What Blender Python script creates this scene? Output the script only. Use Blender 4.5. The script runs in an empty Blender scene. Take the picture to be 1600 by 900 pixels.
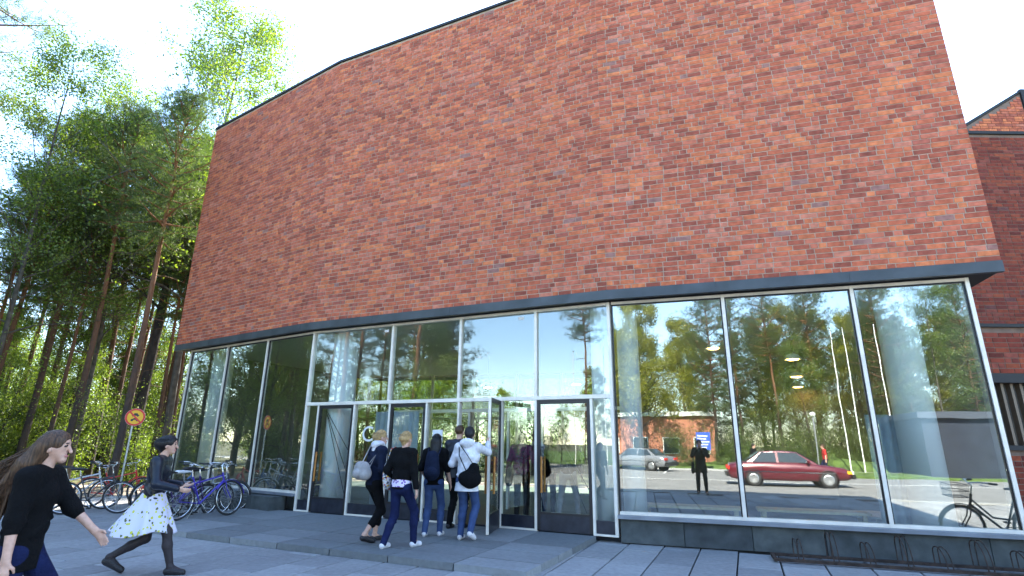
import bpy, math, random
import numpy as np
from mathutils import Vector, Matrix
R = math.radians
rng = np.random.default_rng(7)
random.seed(7)
scene = bpy.context.scene
C = scene.collection

# ------------------------------------------------------------------ camera, sky, sun, exposure
LZ = 0.09                                   # top of the entrance landing above the paving
cam_d = bpy.data.cameras.new('camera'); cam = bpy.data.objects.new('camera', cam_d); C.objects.link(cam)
cam_d.sensor_width = 36.0; cam_d.lens = 835/1600*36.0; cam_d.clip_start = 0.02; cam_d.clip_end = 3000
cam.matrix_world = Matrix.Translation((0, 0, 1.5+LZ)) @ Matrix.Rotation(R(106.2), 4, 'X') @ Matrix.Rotation(R(0.6), 4, 'Z')
scene.camera = cam
SUN_EL, SUN_HEAD = 45.0, 14.3               # degrees up, degrees clockwise from +Y
world = bpy.data.worlds.new('World'); scene.world = world; world.use_nodes = True
wn = world.node_tree.nodes; wl = world.node_tree.links; wn.clear()
sky = wn.new('ShaderNodeTexSky'); sky.sky_type = 'NISHITA'; sky.sun_disc = False
sky.sun_elevation = R(SUN_EL); sky.sun_rotation = R(SUN_HEAD); sky.air_density = 1.0; sky.dust_density = 0.2; sky.ozone_density = 2.2
bgn = wn.new('ShaderNodeBackground'); bgn.inputs['Strength'].default_value = 0.12
out = wn.new('ShaderNodeOutputWorld'); wl.new(sky.outputs[0], bgn.inputs[0]); wl.new(bgn.outputs[0], out.inputs[0])
sd = bpy.data.lights.new('sun', 'SUN'); sd.energy = 4.0; sd.angle = R(0.53); sd.color = (1.0, 0.93, 0.82)
sun = bpy.data.objects.new('sun', sd); C.objects.link(sun)
ce = math.cos(R(SUN_EL))
to_sun = Vector((math.sin(R(SUN_HEAD))*ce, math.cos(R(SUN_HEAD))*ce, math.sin(R(SUN_EL))))
sun.rotation_euler = to_sun.to_track_quat('Z', 'Y').to_euler()
vs = scene.view_settings
vs.view_transform = 'Standard'; vs.look = 'None'; vs.gamma = 1; vs.use_curve_mapping = False; vs.exposure = 2.95
scene.render.engine = 'CYCLES'
cy = scene.cycles
cy.use_denoising = True; cy.max_bounces = 8; cy.transparent_max_bounces = 16; cy.glossy_bounces = 4
cy.diffuse_bounces = 4; cy.transmission_bounces = 6; cy.sample_clamp_indirect = 6.0; cy.caustics_reflective = False; cy.caustics_refractive = False

# ------------------------------------------------------------------ helpers
def tag(o, label=None, cat=None, group=None, kind=None):
    if label: o['label'] = label
    if cat: o['category'] = cat
    if group: o['group'] = group
    if kind: o['kind'] = kind
    return o
def link(name, me, parent=None, loc=None, rz=None):
    o = bpy.data.objects.new(name, me); C.objects.link(o)
    if parent is not None: o.parent = parent
    if loc is not None: o.location = loc
    if rz is not None: o.rotation_euler = (0, 0, rz)
    return o
def empty(name, loc=(0, 0, 0), rz=0.0):
    o = link(name, None, None, loc, rz); o.empty_display_size = 0.2; return o
def np_mesh(name, v, f, mats, smooth=False, midx=None):
    """v (n,3), f (m,3|4) index array"""
    v = np.asarray(v, np.float32); f = np.asarray(f, np.int32); k = f.shape[1]
    me = bpy.data.meshes.new(name)
    me.vertices.add(len(v)); me.vertices.foreach_set('co', v.ravel())
    me.loops.add(f.size); me.loops.foreach_set('vertex_index', f.ravel())
    me.polygons.add(len(f)); me.polygons.foreach_set('loop_start', np.arange(0, f.size, k, dtype=np.int32))
    try: me.polygons.foreach_set('loop_total', np.full(len(f), k, np.int32))
    except Exception: pass
    if midx is not None: me.polygons.foreach_set('material_index', np.asarray(midx, np.int32))
    me.polygons.foreach_set('use_smooth', np.full(len(f), bool(smooth)))
    for m in (mats if isinstance(mats, (list, tuple)) else [mats]): me.materials.append(m)
    me.update(calc_edges=True); me.validate()
    return me
class MB:
    """collects boxes, tubes, lathes and prisms; build() links them as one mesh object"""
    def __init__(s): s.v = []; s.f = []; s.sm = []
    def add(s, vs_, fs, smooth=False):
        o = len(s.v); s.v += [tuple(map(float, p)) for p in vs_]
        for f in fs: s.f.append(tuple(i+o for i in f)); s.sm.append(smooth)
        return s
    def box(s, x0, x1, y0, y1, z0, z1, M=None):
        p = [Vector((x, y, z)) for z in (z0, z1) for y in (y0, y1) for x in (x0, x1)]
        if M is not None: p = [M @ q for q in p]
        return s.add(p, [(0, 2, 3, 1), (4, 5, 7, 6), (0, 1, 5, 4), (2, 6, 7, 3), (0, 4, 6, 2), (1, 3, 7, 5)])
    def tube(s, pts, rad, n=8, caps=True, flat=1.0):
        pts = [Vector(p) for p in pts]
        rad = rad if isinstance(rad, (list, tuple)) else [rad]*len(pts)
        rings = []; up = None
        for i, p in enumerate(pts):
            t = (pts[min(i+1, len(pts)-1)] - pts[max(i-1, 0)]).normalized()
            if up is None:
                up = Vector((0, 0, 1)) if abs(t.z) < 0.9 else Vector((1, 0, 0))
            a = t.cross(up).normalized(); b = a.cross(t).normalized(); up = b
            rings.append([p + (a*math.cos(2*math.pi*k/n) + b*math.sin(2*math.pi*k/n)*flat)*rad[i] for k in range(n)])
        v = [q for r_ in rings for q in r_]; f = []
        for i in range(len(pts)-1):
            for k in range(n): f.append((i*n+k, i*n+(k+1) % n, (i+1)*n+(k+1) % n, (i+1)*n+k))
        s.add(v, f, True)
        if caps:
            s.add(rings[0], [tuple(range(n-1, -1, -1))]); s.add(rings[-1], [tuple(range(n))])
        return s
    def lathe(s, prof, n=24, M=None, smooth=True, close=False):
        v = []; f = []
        for (r_, z) in prof:
            for k in range(n):
                p = Vector((r_*math.cos(2*math.pi*k/n), r_*math.sin(2*math.pi*k/n), z)); v.append(M @ p if M is not None else p)
        m = len(prof)
        for i in range(m if close else m-1):
            j = (i+1) % m
            for k in range(n): f.append((i*n+k, i*n+(k+1) % n, j*n+(k+1) % n, j*n+k))
        return s.add(v, f, smooth)
    def prism(s, poly, z0, z1, M=None):
        n = len(poly); v = [Vector((x, y, z)) for z in (z0, z1) for (x, y) in poly]
        if M is not None: v = [M @ p for p in v]
        return s.add(v, [tuple(range(n-1, -1, -1)), tuple(range(n, 2*n))] + [(i, (i+1) % n, n+(i+1) % n, n+i) for i in range(n)])
    def mesh(s, name, mats):
        me = bpy.data.meshes.new(name); me.from_pydata(s.v, [], s.f)
        me.polygons.foreach_set('use_smooth', s.sm)
        for m in (mats if isinstance(mats, (list, tuple)) else [mats]): me.materials.append(m)
        me.update(); return me
    def build(s, name, mat, parent=None, loc=None, rz=None): return link(name, s.mesh(name, mat), parent, loc, rz)
def copy_tree(o, parent=None):
    c = o.copy(); C.objects.link(c); c.parent = parent
    for ch in list(o.children): copy_tree(ch, c)
    return c

# ------------------------------------------------------------------ materials
def nodes_of(m):
    m.use_nodes = True; nt = m.node_tree; return nt.nodes, nt.links, nt.nodes['Principled BSDF']
def mat(name, col, rough=0.6, metal=0.0, var=0.0, vscale=8.0, bump=0.0, bscale=40.0, spec=0.5, coat=0.0):
    m = bpy.data.materials.new(name); N, L, b = nodes_of(m)
    b.inputs['Roughness'].default_value = rough; b.inputs['Metallic'].default_value = metal
    b.inputs['Specular IOR Level'].default_value = spec; b.inputs['Coat Weight'].default_value = coat
    b.inputs['Base Color'].default_value = (*col, 1)
    tc = N.new('ShaderNodeTexCoord')
    if var:
        n = N.new('ShaderNodeTexNoise'); n.inputs['Scale'].default_value = vscale; n.inputs['Detail'].default_value = 5; L.new(tc.outputs['Object'], n.inputs['Vector'])
        r_ = N.new('ShaderNodeValToRGB'); e = r_.color_ramp.elements
        e[0].position = 0.3; e[1].position = 0.72
        e[0].color = (*[max(0, c*(1-var)) for c in col], 1); e[1].color = (*[min(1, c*(1+var)) for c in col], 1)
        L.new(n.outputs['Fac'], r_.inputs[0]); L.new(r_.outputs[0], b.inputs['Base Color'])
    if bump:
        n2 = N.new('ShaderNodeTexNoise'); n2.inputs['Scale'].default_value = bscale; n2.inputs['Detail'].default_value = 6; L.new(tc.outputs['Object'], n2.inputs['Vector'])
        bp = N.new('ShaderNodeBump'); bp.inputs['Strength'].default_value = bump; bp.inputs['Distance'].default_value = 0.02
        L.new(n2.outputs['Fac'], bp.inputs['Height']); L.new(bp.outputs[0], b.inputs['Normal'])
    return m
def ramp_mat(name, stops, source='island', rough=0.85, mott=0.34, mscale=11.0, bump=0.25, bscale=60.0, interp='CONSTANT', weather=.14):
    """colour of each piece from a ramp: per island of one mesh, or per object"""
    m = bpy.data.materials.new(name); N, L, b = nodes_of(m); b.inputs['Roughness'].default_value = rough; b.inputs['Specular IOR Level'].default_value = 0.3
    if source == 'island': g = N.new('ShaderNodeNewGeometry'); src = g.outputs['Random Per Island']
    else: g = N.new('ShaderNodeObjectInfo'); src = g.outputs['Random']
    r_ = N.new('ShaderNodeValToRGB'); cr = r_.color_ramp; cr.interpolation = interp
    while len(cr.elements) < len(stops): cr.elements.new(0.5)
    for e, (p, c) in zip(cr.elements, stops): e.position = p; e.color = (*c, 1)
    L.new(src, r_.inputs[0])
    geo = N.new('ShaderNodeNewGeometry'); n = N.new('ShaderNodeTexNoise'); n.inputs['Scale'].default_value = mscale; n.inputs['Detail'].default_value = 6
    L.new(geo.outputs['Position'], n.inputs['Vector'])
    mx = N.new('ShaderNodeMix'); mx.data_type = 'RGBA'; mx.blend_type = 'MULTIPLY'; mx.inputs[0].default_value = 1.0
    r2 = N.new('ShaderNodeValToRGB'); r2.color_ramp.elements[0].position = .25; r2.color_ramp.elements[1].position = .75
    r2.color_ramp.elements[0].color = (1-mott,)*3+(1,); r2.color_ramp.elements[1].color = (1+mott,)*3+(1,)
    L.new(n.outputs['Fac'], r2.inputs[0]); L.new(r_.outputs[0], mx.inputs[6]); L.new(r2.outputs[0], mx.inputs[7]); L.new(mx.outputs[2], b.inputs['Base Color'])
    nl = N.new('ShaderNodeTexNoise'); nl.inputs['Scale'].default_value = .55; nl.inputs['Detail'].default_value = 7; nl.inputs['Roughness'].default_value = .65; L.new(geo.outputs['Position'], nl.inputs['Vector'])
    r3 = N.new('ShaderNodeValToRGB'); r3.color_ramp.elements[0].position = .35; r3.color_ramp.elements[1].position = .62
    r3.color_ramp.elements[0].color = (1-weather,)*3+(1,); r3.color_ramp.elements[1].color = (1, 1, 1, 1)
    m3 = N.new('ShaderNodeMix'); m3.data_type = 'RGBA'; m3.blend_type = 'MULTIPLY'; m3.inputs[0].default_value = 1.0
    L.new(nl.outputs['Fac'], r3.inputs[0]); L.new(mx.outputs[2], m3.inputs[6]); L.new(r3.outputs[0], m3.inputs[7]); L.new(m3.outputs[2], b.inputs['Base Color'])
    n2 = N.new('ShaderNodeTexNoise'); n2.inputs['Scale'].default_value = bscale; n2.inputs['Detail'].default_value = 5; L.new(geo.outputs['Position'], n2.inputs['Vector'])
    bp = N.new('ShaderNodeBump'); bp.inputs['Strength'].default_value = bump; bp.inputs['Distance'].default_value = 0.01
    L.new(n2.outputs['Fac'], bp.inputs['Height']); L.new(bp.outputs[0], b.inputs['Normal'])
    return m
def glass_mat(name, base=0.2, tint=(0.93, 0.97, 0.95), wave=0.03, wscale=1.3):
    """coated glazing: reflection by Schlick from a base value, the rest passes through"""
    m = bpy.data.materials.new(name); m.use_nodes = True; N = m.node_tree.nodes; L = m.node_tree.links; N.clear()
    o = N.new('ShaderNodeOutputMaterial'); mix = N.new('ShaderNodeMixShader'); tr = N.new('ShaderNodeBsdfTransparent'); gl = N.new('ShaderNodeBsdfGlossy')
    tr.inputs[0].default_value = (*tint, 1); gl.inputs['Roughness'].default_value = 0.0; gl.inputs[0].default_value = (0.97, 1, 0.98, 1)
    lw = N.new('ShaderNodeLayerWeight'); lw.inputs[0].default_value = 0.5
    pw = N.new('ShaderNodeMath'); pw.operation = 'POWER'; pw.inputs[1].default_value = 4.0; L.new(lw.outputs['Facing'], pw.inputs[0])
    ma = N.new('ShaderNodeMath'); ma.operation = 'MULTIPLY_ADD'; ma.inputs[1].default_value = 1-base; ma.inputs[2].default_value = base; L.new(pw.outputs[0], ma.inputs[0])
    L.new(ma.outputs[0], mix.inputs[0]); L.new(tr.outputs[0], mix.inputs[1]); L.new(gl.outputs[0], mix.inputs[2]); L.new(mix.outputs[0], o.inputs[0])
    if wave:
        g = N.new('ShaderNodeNewGeometry'); n = N.new('ShaderNodeTexNoise'); n.inputs['Scale'].default_value = wscale; n.inputs['Detail'].default_value = 1.5
        L.new(g.outputs['Position'], n.inputs['Vector']); bp = N.new('ShaderNodeBump'); bp.inputs['Strength'].default_value = wave; bp.inputs['Distance'].default_value = 0.03
        L.new(n.outputs['Fac'], bp.inputs['Height']); L.new(bp.outputs[0], gl.inputs['Normal'])
    return m
def leaf_mat(name, stops, trans=0.5, boost=1.6, rough=0.5):
    m = bpy.data.materials.new(name); m.use_nodes = True; N = m.node_tree.nodes; L = m.node_tree.links; N.clear()
    o = N.new('ShaderNodeOutputMaterial'); g = N.new('ShaderNodeNewGeometry'); r_ = N.new('ShaderNodeValToRGB'); cr = r_.color_ramp
    while len(cr.elements) < len(stops): cr.elements.new(0.5)
    for e, (p, c) in zip(cr.elements, stops): e.position = p; e.color = (*c, 1)
    L.new(g.outputs['Random Per Island'], r_.inputs[0])
    d = N.new('ShaderNodeBsdfDiffuse'); t = N.new('ShaderNodeBsdfTranslucent'); mx = N.new('ShaderNodeMixShader'); mx.inputs[0].default_value = trans
    sc_ = N.new('ShaderNodeMix'); sc_.data_type = 'RGBA'; sc_.blend_type = 'MULTIPLY'; sc_.inputs[0].default_value = 1; sc_.inputs[7].default_value = (boost*.95, boost, boost*0.42, 1)
    L.new(r_.outputs[0], d.inputs[0]); L.new(r_.outputs[0], sc_.inputs[6]); L.new(sc_.outputs[2], t.inputs[0])
    L.new(d.outputs[0], mx.inputs[1]); L.new(t.outputs[0], mx.inputs[2])
    gl = N.new('ShaderNodeBsdfGlossy'); gl.inputs['Roughness'].default_value = rough; m2 = N.new('ShaderNodeMixShader'); m2.inputs[0].default_value = 0.05
    L.new(mx.outputs[0], m2.inputs[1]); L.new(gl.outputs[0], m2.inputs[2]); L.new(m2.outputs[0], o.inputs[0])
    return m
def emit_mat(name, col, strength):
    m = bpy.data.materials.new(name); N, L, b = nodes_of(m)
    b.inputs['Base Color'].default_value = (*col, 1); b.inputs['Emission Color'].default_value = (*col, 1); b.inputs['Emission Strength'].default_value = strength
    return m
BRICK = [(0.0, (.32, .082, .050)), (.10, (.41, .102, .056)), (.28, (.51, .130, .064)), (.50, (.54, .155, .088)), (.63, (.40, .110, .070)), (.71, (.58, .158, .068)),
         (.86, (.65, .195, .080)), (.93, (.57, .190, .115)), (.985, (.33, .155, .125))]
SHADE_BRICK = [(p, (c[0]*.44, c[1]*.32, c[2]*.34)) for p, c in BRICK]  # same bricks for the wing, its shade put into the colour
M = dict(
    brick=ramp_mat('brick_face', BRICK), brick1=ramp_mat('brick_face_single', BRICK, 'object'),
    dbrick=ramp_mat('shaded_brick_face', SHADE_BRICK), shade_brick1=ramp_mat('shaded_brick_face_single', SHADE_BRICK, 'object'),
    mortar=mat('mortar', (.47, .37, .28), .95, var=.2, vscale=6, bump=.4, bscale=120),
    shade_mortar=mat('shaded_mortar', (.19, .13, .10), .95, var=.2, vscale=6, bump=.4, bscale=120),  # wing mortar, darkened by colour for the shade there
    fascia=mat('fascia_sheet_metal', (.062, .072, .078), .5, .3, var=.3, vscale=2.5),
    soffit=mat('soffit_paint', (.03, .03, .03), .8),
    cap=mat('parapet_sheet_metal', (.012, .012, .013), .7, 0, var=.3, vscale=3),
    frame=mat('window_frame_aluminium', (.82, .76, .66), .4, .1, var=.12, vscale=4),
    sill=mat('sill_sheet_metal', (.24, .265, .30), .45, .4, var=.2, vscale=3),
    dark_frame=mat('dark_bronze_frame', (.022, .021, .024), .38, .3),
    kick=mat('kick_plate_metal', (.032, .036, .052), .35, .5, var=.3, vscale=6),
    wood=mat('oiled_handle_wood', (.42, .17, .03), .4, var=.3, vscale=14),
    glass=glass_mat('window_glass', .20), door_glass=glass_mat('door_glass', .095, wave=.03), upper_glass=glass_mat('upper_glass', .10, wave=.03), rear_glass=glass_mat('rear_glass', .05, tint=(.62, .70, .64), wave=0),
    plinth=ramp_mat('plinth_stone', [(0, (.075, .085, .085)), (.5, (.095, .105, .10)), (1, (.06, .068, .07))], 'object', .75, .35, 5, .3, 80, 'LINEAR'),
    slab=ramp_mat('paving_slab', [(0, (.25, .25, .25)), (.5, (.30, .30, .295)), (1, (.37, .37, .365))], 'object', .8, .16, 14.0, .35, 90, 'LINEAR', .18),
    slab_i=ramp_mat('paving_slab_mass', [(0, (.25, .25, .25)), (.5, (.30, .30, .295)), (1, (.37, .37, .365))], 'island', .8, .16, 14.0, .35, 90, 'LINEAR', .18),
    land=ramp_mat('landing_slab', [(0, (.17, .18, .18)), (.6, (.20, .21, .21)), (1, (.29, .30, .30))], 'object', .75, .14, 14.0, .3, 90, 'LINEAR', .14),
    joint=mat('joint_sand', (.018, .02, .016), .95, var=.4, vscale=9),
    asphalt=mat('asphalt', (.20, .195, .185), .9, var=.18, vscale=1.2, bump=.3, bscale=150),
    paint=mat('road_paint', (.7, .7, .68), .7, var=.15, vscale=12),
    kerb=mat('kerb_granite', (.34, .34, .33), .8, var=.2, vscale=12),
    sand=mat('sandy_path', (.27, .225, .165), .95, var=.2, vscale=2.0, bump=.3, bscale=90),
    lawn=mat('lawn', (.085, .14, .025), .95, var=.5, vscale=2.5, bump=.6, bscale=60),
    forest_floor=mat('forest_floor', (.10, .095, .045), .95, var=.55, vscale=1.1, bump=.6, bscale=30),
    white=mat('white_paint', (.78, .78, .76), .5, var=.05), column=mat('column_plaster', (.84, .85, .86), .7, var=.06, vscale=1.5),
    floor=mat('lobby_floor_stone', (.022, .028, .04), .55, var=.3, vscale=2), ceil=mat('ceiling_paint', (.55, .55, .53), .8),
    inner=mat('inner_wall_paint', (.20, .20, .19), .8, var=.2, vscale=1.2), steel=mat('galvanised_steel', (.45, .46, .47), .4, .8, var=.2, vscale=20),
    chrome=mat('chrome', (.7, .7, .72), .18, 1.0), rubber=mat('rubber', (.022, .022, .023), .75), black=mat('black_paint', (.015, .015, .016), .4),
    rust=mat('rusty_steel', (.055, .035, .026), .8, .3, var=.6, vscale=14, bump=.3, bscale=90),
    paper=mat('paper', (.8, .8, .8), .8), curtain=mat('curtain_cloth', (.42, .47, .52), .8, var=.1),
    pale_wood=mat('pale_birch_wood', (.55, .43, .22), .5, var=.15, vscale=10), dark_cloth=mat('dark_furniture', (.02, .022, .026), .7),
)

# ------------------------------------------------------------------ plan of the building (metres, camera above the origin)
def V2(x, y): return Vector((x, y))
gL, gK1, gK2, gR = V2(-9.61, 16.00), V2(-4.80, 12.88), V2(1.82, 9.79), V2(7.18, 8.025)      # glass line
bL, bK1, bK2, bR = V2(-10.18, 16.10), V2(-4.88, 12.66), V2(1.76, 9.56), V2(7.46, 7.69)       # brick face line
class Plane:
    """facade strip: s metres along, t metres out from it, z up"""
    def __init__(s, a, b):
        s.a = a; s.d = (b-a).normalized(); s.L = (b-a).length; s.n = Vector((s.d.y, -s.d.x))
        if s.n.y > 0: s.n = -s.n
        s.M = Matrix(((s.d.x, s.n.x, 0, a.x), (s.d.y, s.n.y, 0, a.y), (0, 0, 1, 0), (0, 0, 0, 1)))
    def p(s, u, t, z=0.0): return s.M @ Vector((u, t, z))
PL, PD, PR = Plane(gL, gK1), Plane(gK1, gK2), Plane(gK2, gR)
GT = 4.165                       # top of the glazing
SILL = 0.45
BB, BT = 4.34, 11.81             # bottom and top of the brickwork

# ------------------------------------------------------------------ ground, road, paving
def sheet(name, poly, z, m, parent=None, thick=0.0):
    mb = MB()
    if thick: mb.prism(poly, z-thick, z)
    else: mb.add([(x, y, z) for x, y in poly], [tuple(range(len(poly)))])
    return mb.build(name, m, parent)
tag(sheet('ground', [(-900, -900), (900, -900), (900, 900), (-900, 900)], -0.10, M['forest_floor']), kind='structure')
RF = Plane(gK2, gR)              # road runs parallel to this part of the front: t = distance from the glass
def RQ(pts): return [tuple(RF.p(u, t)[:2]) for u, t in pts]
tag(sheet('road', RQ([(-60, 10.9), (-60, 30.0), (70, 30.0), (70, 10.9)]), -0.012, M['asphalt']), kind='structure')
tag(sheet('lawn', RQ([(-80, 30.2), (-80, 110), (90, 110), (90, 30.2)]), -0.02, M['lawn']), kind='structure')
tag(sheet('path', [(-26, 12.5), (-14, 10.0), (-9.5, 14.5), (-12, 20), (-22, 24)], -0.075, M['sand']), kind='structure')
tag(sheet('courtyard', [(-14, 23), (12, 17), (20, 30), (-8, 33)], -.06, M['sand']), kind='structure')
tag(sheet('plaza_bed', [(-15, -4), (20, -12), (22, 9.0), (-3, 16), (-12.5, 17.5)], -0.05, M['joint']), kind='structure')
kb = MB(); kb.box(-60, 70, 30.0, 30.2, -.1, .10, RF.M); tag(kb.build('kerb', M['kerb']), kind='structure')
kb = MB(); kb.box(-60, 70, 10.72, 10.9, -.1, .004, RF.M); tag(kb.build('kerb', M['kerb']), kind='structure')
kb = MB(); kb.prism([(4, 24.6), (26, 24.2), (30, 26), (27, 29.9), (8, 29.9)], -.1, .1, RF.M); tag(kb.build('grass_island', M['lawn']), kind='structure')
mk = MB()
for u in (-14, -9.5, -5, -0.5, 4):
    mk.box(u, u+.12, 24.6, 29.6, -.010, -.006, RF.M)
mk.box(-40, 40, 18.9, 19.02, -.010, -.006, RF.M)
tag(mk.build('road_marking', M['paint']), kind='structure')

# landing in front of the doors: slabs on a raised bed
LD = 3.02                        # depth of the landing
landing = MB(); landing.box(-1.4, 6.92, 0.02, LD-.02, -.05, LZ-.02, PD.M)
landing.box(-1.4, -.05, -.9, .02, -.05, LZ-.02, PD.M)
landing = landing.build('entrance_landing', M['joint']); tag(landing, kind='structure')
lw = 1.06
for i in range(8):
    for j, (t0, t1) in enumerate(((0.035, 1.28), (1.28, 1.9), (1.9, 2.52), (2.52, LD))):
        u0 = -1.4+i*lw*.985; u1 = u0+lw*.985
        off = .0 if j % 2 == 0 else .0
        mb = MB(); mb.box(u0+.010, u1-.010, t0+.010, t1-.010 if j < 3 else t1, 0, LZ + random.uniform(-.003, .002), PD.M); mb.build('landing_slab', M['land'], landing)

# paving slabs of the plaza: unit slab shared; the 300 nearest in view are pieces, the rest one mass
pave = MB(); pave.box(-.2, .2, -.2, .2, -.06, -.052); pave = pave.build('pavement', M['joint']); tag(pave, kind='structure')
pave.location = (0, 6, 0)
sw, sl = 0.56, 1.12
unit = MB(); b_ = .006
unit.add([(-sw/2+.011, -sl/2+.011, -.05), (sw/2-.011, -sl/2+.011, -.05), (sw/2-.011, sl/2-.011, -.05), (-sw/2+.011, sl/2-.011, -.05),
          (-sw/2+.011, -sl/2+.011, -b_), (sw/2-.011, -sl/2+.011, -b_), (sw/2-.011, sl/2-.011, -b_), (-sw/2+.011, sl/2-.011, -b_),
          (-sw/2+.011+b_, -sl/2+.011+b_, 0), (sw/2-.011-b_, -sl/2+.011+b_, 0), (sw/2-.011-b_, sl/2-.011-b_, 0), (-sw/2+.011+b_, sl/2-.011-b_, 0)],
         [(0, 1, 5, 4), (1, 2, 6, 5), (2, 3, 7, 6), (3, 0, 4, 7), (4, 5, 9, 8), (5, 6, 10, 9), (6, 7, 11, 10), (7, 4, 8, 11), (8, 9, 10, 11)])
unit_me = unit.mesh('paving_slab', M['slab'])
PA = R(-23.0)
e1 = Vector((math.cos(PA), math.sin(PA))); e2 = Vector((-math.sin(PA), math.cos(PA)))
camM = cam.matrix_world.inverted()
def in_view(x, y, z, m=1.12):
    q = camM @ Vector((x, y, z))
    if q.z > -.1: return False
    return abs(q.x/-q.z)*835 < 800*m and abs(q.y/-q.z)*835 < 450*m
def signed(pl, x, y): d = Vector((x, y))-pl.a; return d.dot(pl.n), d.dot(pl.d)
slots = []
for i in range(-30, 36):
    for j in range(-14, 18):
        c = e1*(i*sw) + e2*(j*sl + (.5*sl if i % 2 else 0) + (.22*sl if i % 3 == 0 else 0))
        x, y = c
        tD, sD = signed(PD, x, y); tR, sR = signed(PR, x, y); tL, sL = signed(PL, x, y)
        if tR > 10.4: continue
        if max(tD, tL, tR) < -.4: continue
        if sD > -.3 and sD < 5.9 and tD < LD-.9: continue
        if x < -13.5 or x > 17: continue
        slots.append((x, y))
vis = sorted([s for s in slots if in_view(s[0], s[1], 0)], key=lambda s: s[0]**2+s[1]**2)
near = set(vis[:300]); mass_v = []; mass_f = []
uv_ = np.array(unit.v); uf = unit.f
ca, sa = math.cos(PA), math.sin(PA)
for k, (x, y) in enumerate(slots):
    dz = random.uniform(-.004, .003)
    if (x, y) in near:
        o = link('paving_slab', unit_me, pave, (x, y-6, dz), PA); o.rotation_euler = (random.uniform(-.002, .002), random.uniform(-.003, .003), PA)
    else:
        base = len(mass_v)
        for p in uv_: mass_v.append((x+p[0]*ca-p[1]*sa, y-6+p[0]*sa+p[1]*ca, p[2]+dz))
        mass_f += [tuple(i+base for i in f) for f in uf]
mm = MB(); mm.v = mass_v; mm.f = mass_f; mm.sm = [False]*len(mass_f)
tag(mm.build('paving_slab_mass', M['slab_i'], pave), kind='stuff')

# ------------------------------------------------------------------ main building
bld = empty('campus_building', (0, 14, 0))
tag(bld, 'red brick building with curved overhanging front above a tall glazed entrance', 'building')
def bpart(mb, name, m, parent=None):
    o = link(name, mb.mesh(name, m), parent or bld)
    if parent is None: o.location = (0, -14, 0)
    return o
def off_line(pts, d):
    """polyline moved d metres towards the inside (away from the camera)"""
    res = []
    pls = [Plane(a, b) for a, b in zip(pts[:-1], pts[1:])]
    for i, p in enumerate(pts):
        if i == 0: n = pls[0].n
        elif i == len(pts)-1: n = pls[-1].n
        else:
            n = (pls[i-1].n+pls[i].n); n = n/ n.dot(pls[i].n)
        res.append(p - n*d)
    return res
BP = [bL, bK1, bK2, bR]
inn = off_line(BP, .007)
BACK = [V2(9.9, 15.2), V2(5.5, 21.5), V2(-6.0, 24.2)]
wall = MB(); wall.prism([tuple(p) for p in inn+BACK], BB, BT-.02)
wall = bpart(wall, 'front_wall', M['mortar'])
# bricks: courses of mixed headers and stretchers, laid facet by facet
CH, HB, JO = 0.0925, 0.0775, 0.015
ST, HD = 0.262, 0.127
brick_list = []
ncourse = int((BT-BB-.02)/CH)
for k in range(ncourse):
    z = BB+.004+k*CH
    for fi, (a, b) in enumerate(zip(BP[:-1], BP[1:])):
        pl = Plane(a, b); u = -random.choice((0, .07, .14, .2)) if fi else 0.0
        u = 0.0; first = True
        while u < pl.L-.01:
            w = ST if random.random() < .66 else HD
            if first: w = random.choice((HD, ST, .19, .07+HD)); first = False
            w = min(w, pl.L-u)
            if pl.L-u-w < .07: w = pl.L-u
            brick_list.append((pl, u+JO/2, u+w-JO/2+(0 if u+w < pl.L-.001 else JO/2), z, random.uniform(-.0025, .0025)))
            u += w+0.0
def brick_geo(u0, u1, h, t):
    return [(u0, -.012, 0), (u1, -.012, 0), (u1, -.012, h), (u0, -.012, h), (u0, t, 0), (u1, t, 0), (u1, t, h), (u0, t, h)], \
           [(4, 5, 6, 7), (0, 4, 7, 3), (1, 2, 6, 5), (3, 7, 6, 2), (0, 1, 5, 4)]
def lay_bricks(blist, n_single, parent, m_single, m_mass, origin, name='brick', h=HB):
    """the n_single nearest bricks in view become pieces (sharing a mesh by width), the rest one mesh"""
    def key(b): p = b[0].p((b[1]+b[2])/2, 0, b[3]); return (p.x**2+p.y**2+(p.z-1.6)**2) + (0 if in_view(p.x, p.y, p.z, 1.0) else 1e6)
    order = sorted(range(len(blist)), key=lambda i: key(blist[i])); single = set(order[:n_single])
    cache = {}; V = []; F = []
    for i, (pl, u0, u1, z, t) in enumerate(blist):
        if i in single:
            w = round(u1-u0, 3)
            if w not in cache:
                v, f = brick_geo(0, w, h, 0.0); mb = MB(); mb.add(v, f); cache[w] = mb.mesh(name, m_single)
            p = pl.p(u0, t, z); o = link(name, cache[w], parent, (p.x-origin[0], p.y-origin[1], p.z-origin[2]))
            o.rotation_euler = (0, 0, math.atan2(pl.d.y, pl.d.x)); o.scale = (1, -1, 1) if pl.n.dot(Vector((-pl.d.y, pl.d.x))) < 0 else (1, 1, 1)
        else:
            v, f = brick_geo(u0, u1, h, t); base = len(V)
            V += [pl.M @ Vector((q[0], q[1], q[2]+z)) - Vector(origin) for q in v]; F += [tuple(j+base for j in g) for g in f]
    mb = MB(); mb.add(V, F); return tag(link(name+'_mass', mb.mesh(name+'_mass', m_mass), parent), kind='stuff')
lay_bricks(brick_list, 300, wall, M['brick1'], M['brick'], (0, 0, 0))
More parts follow.
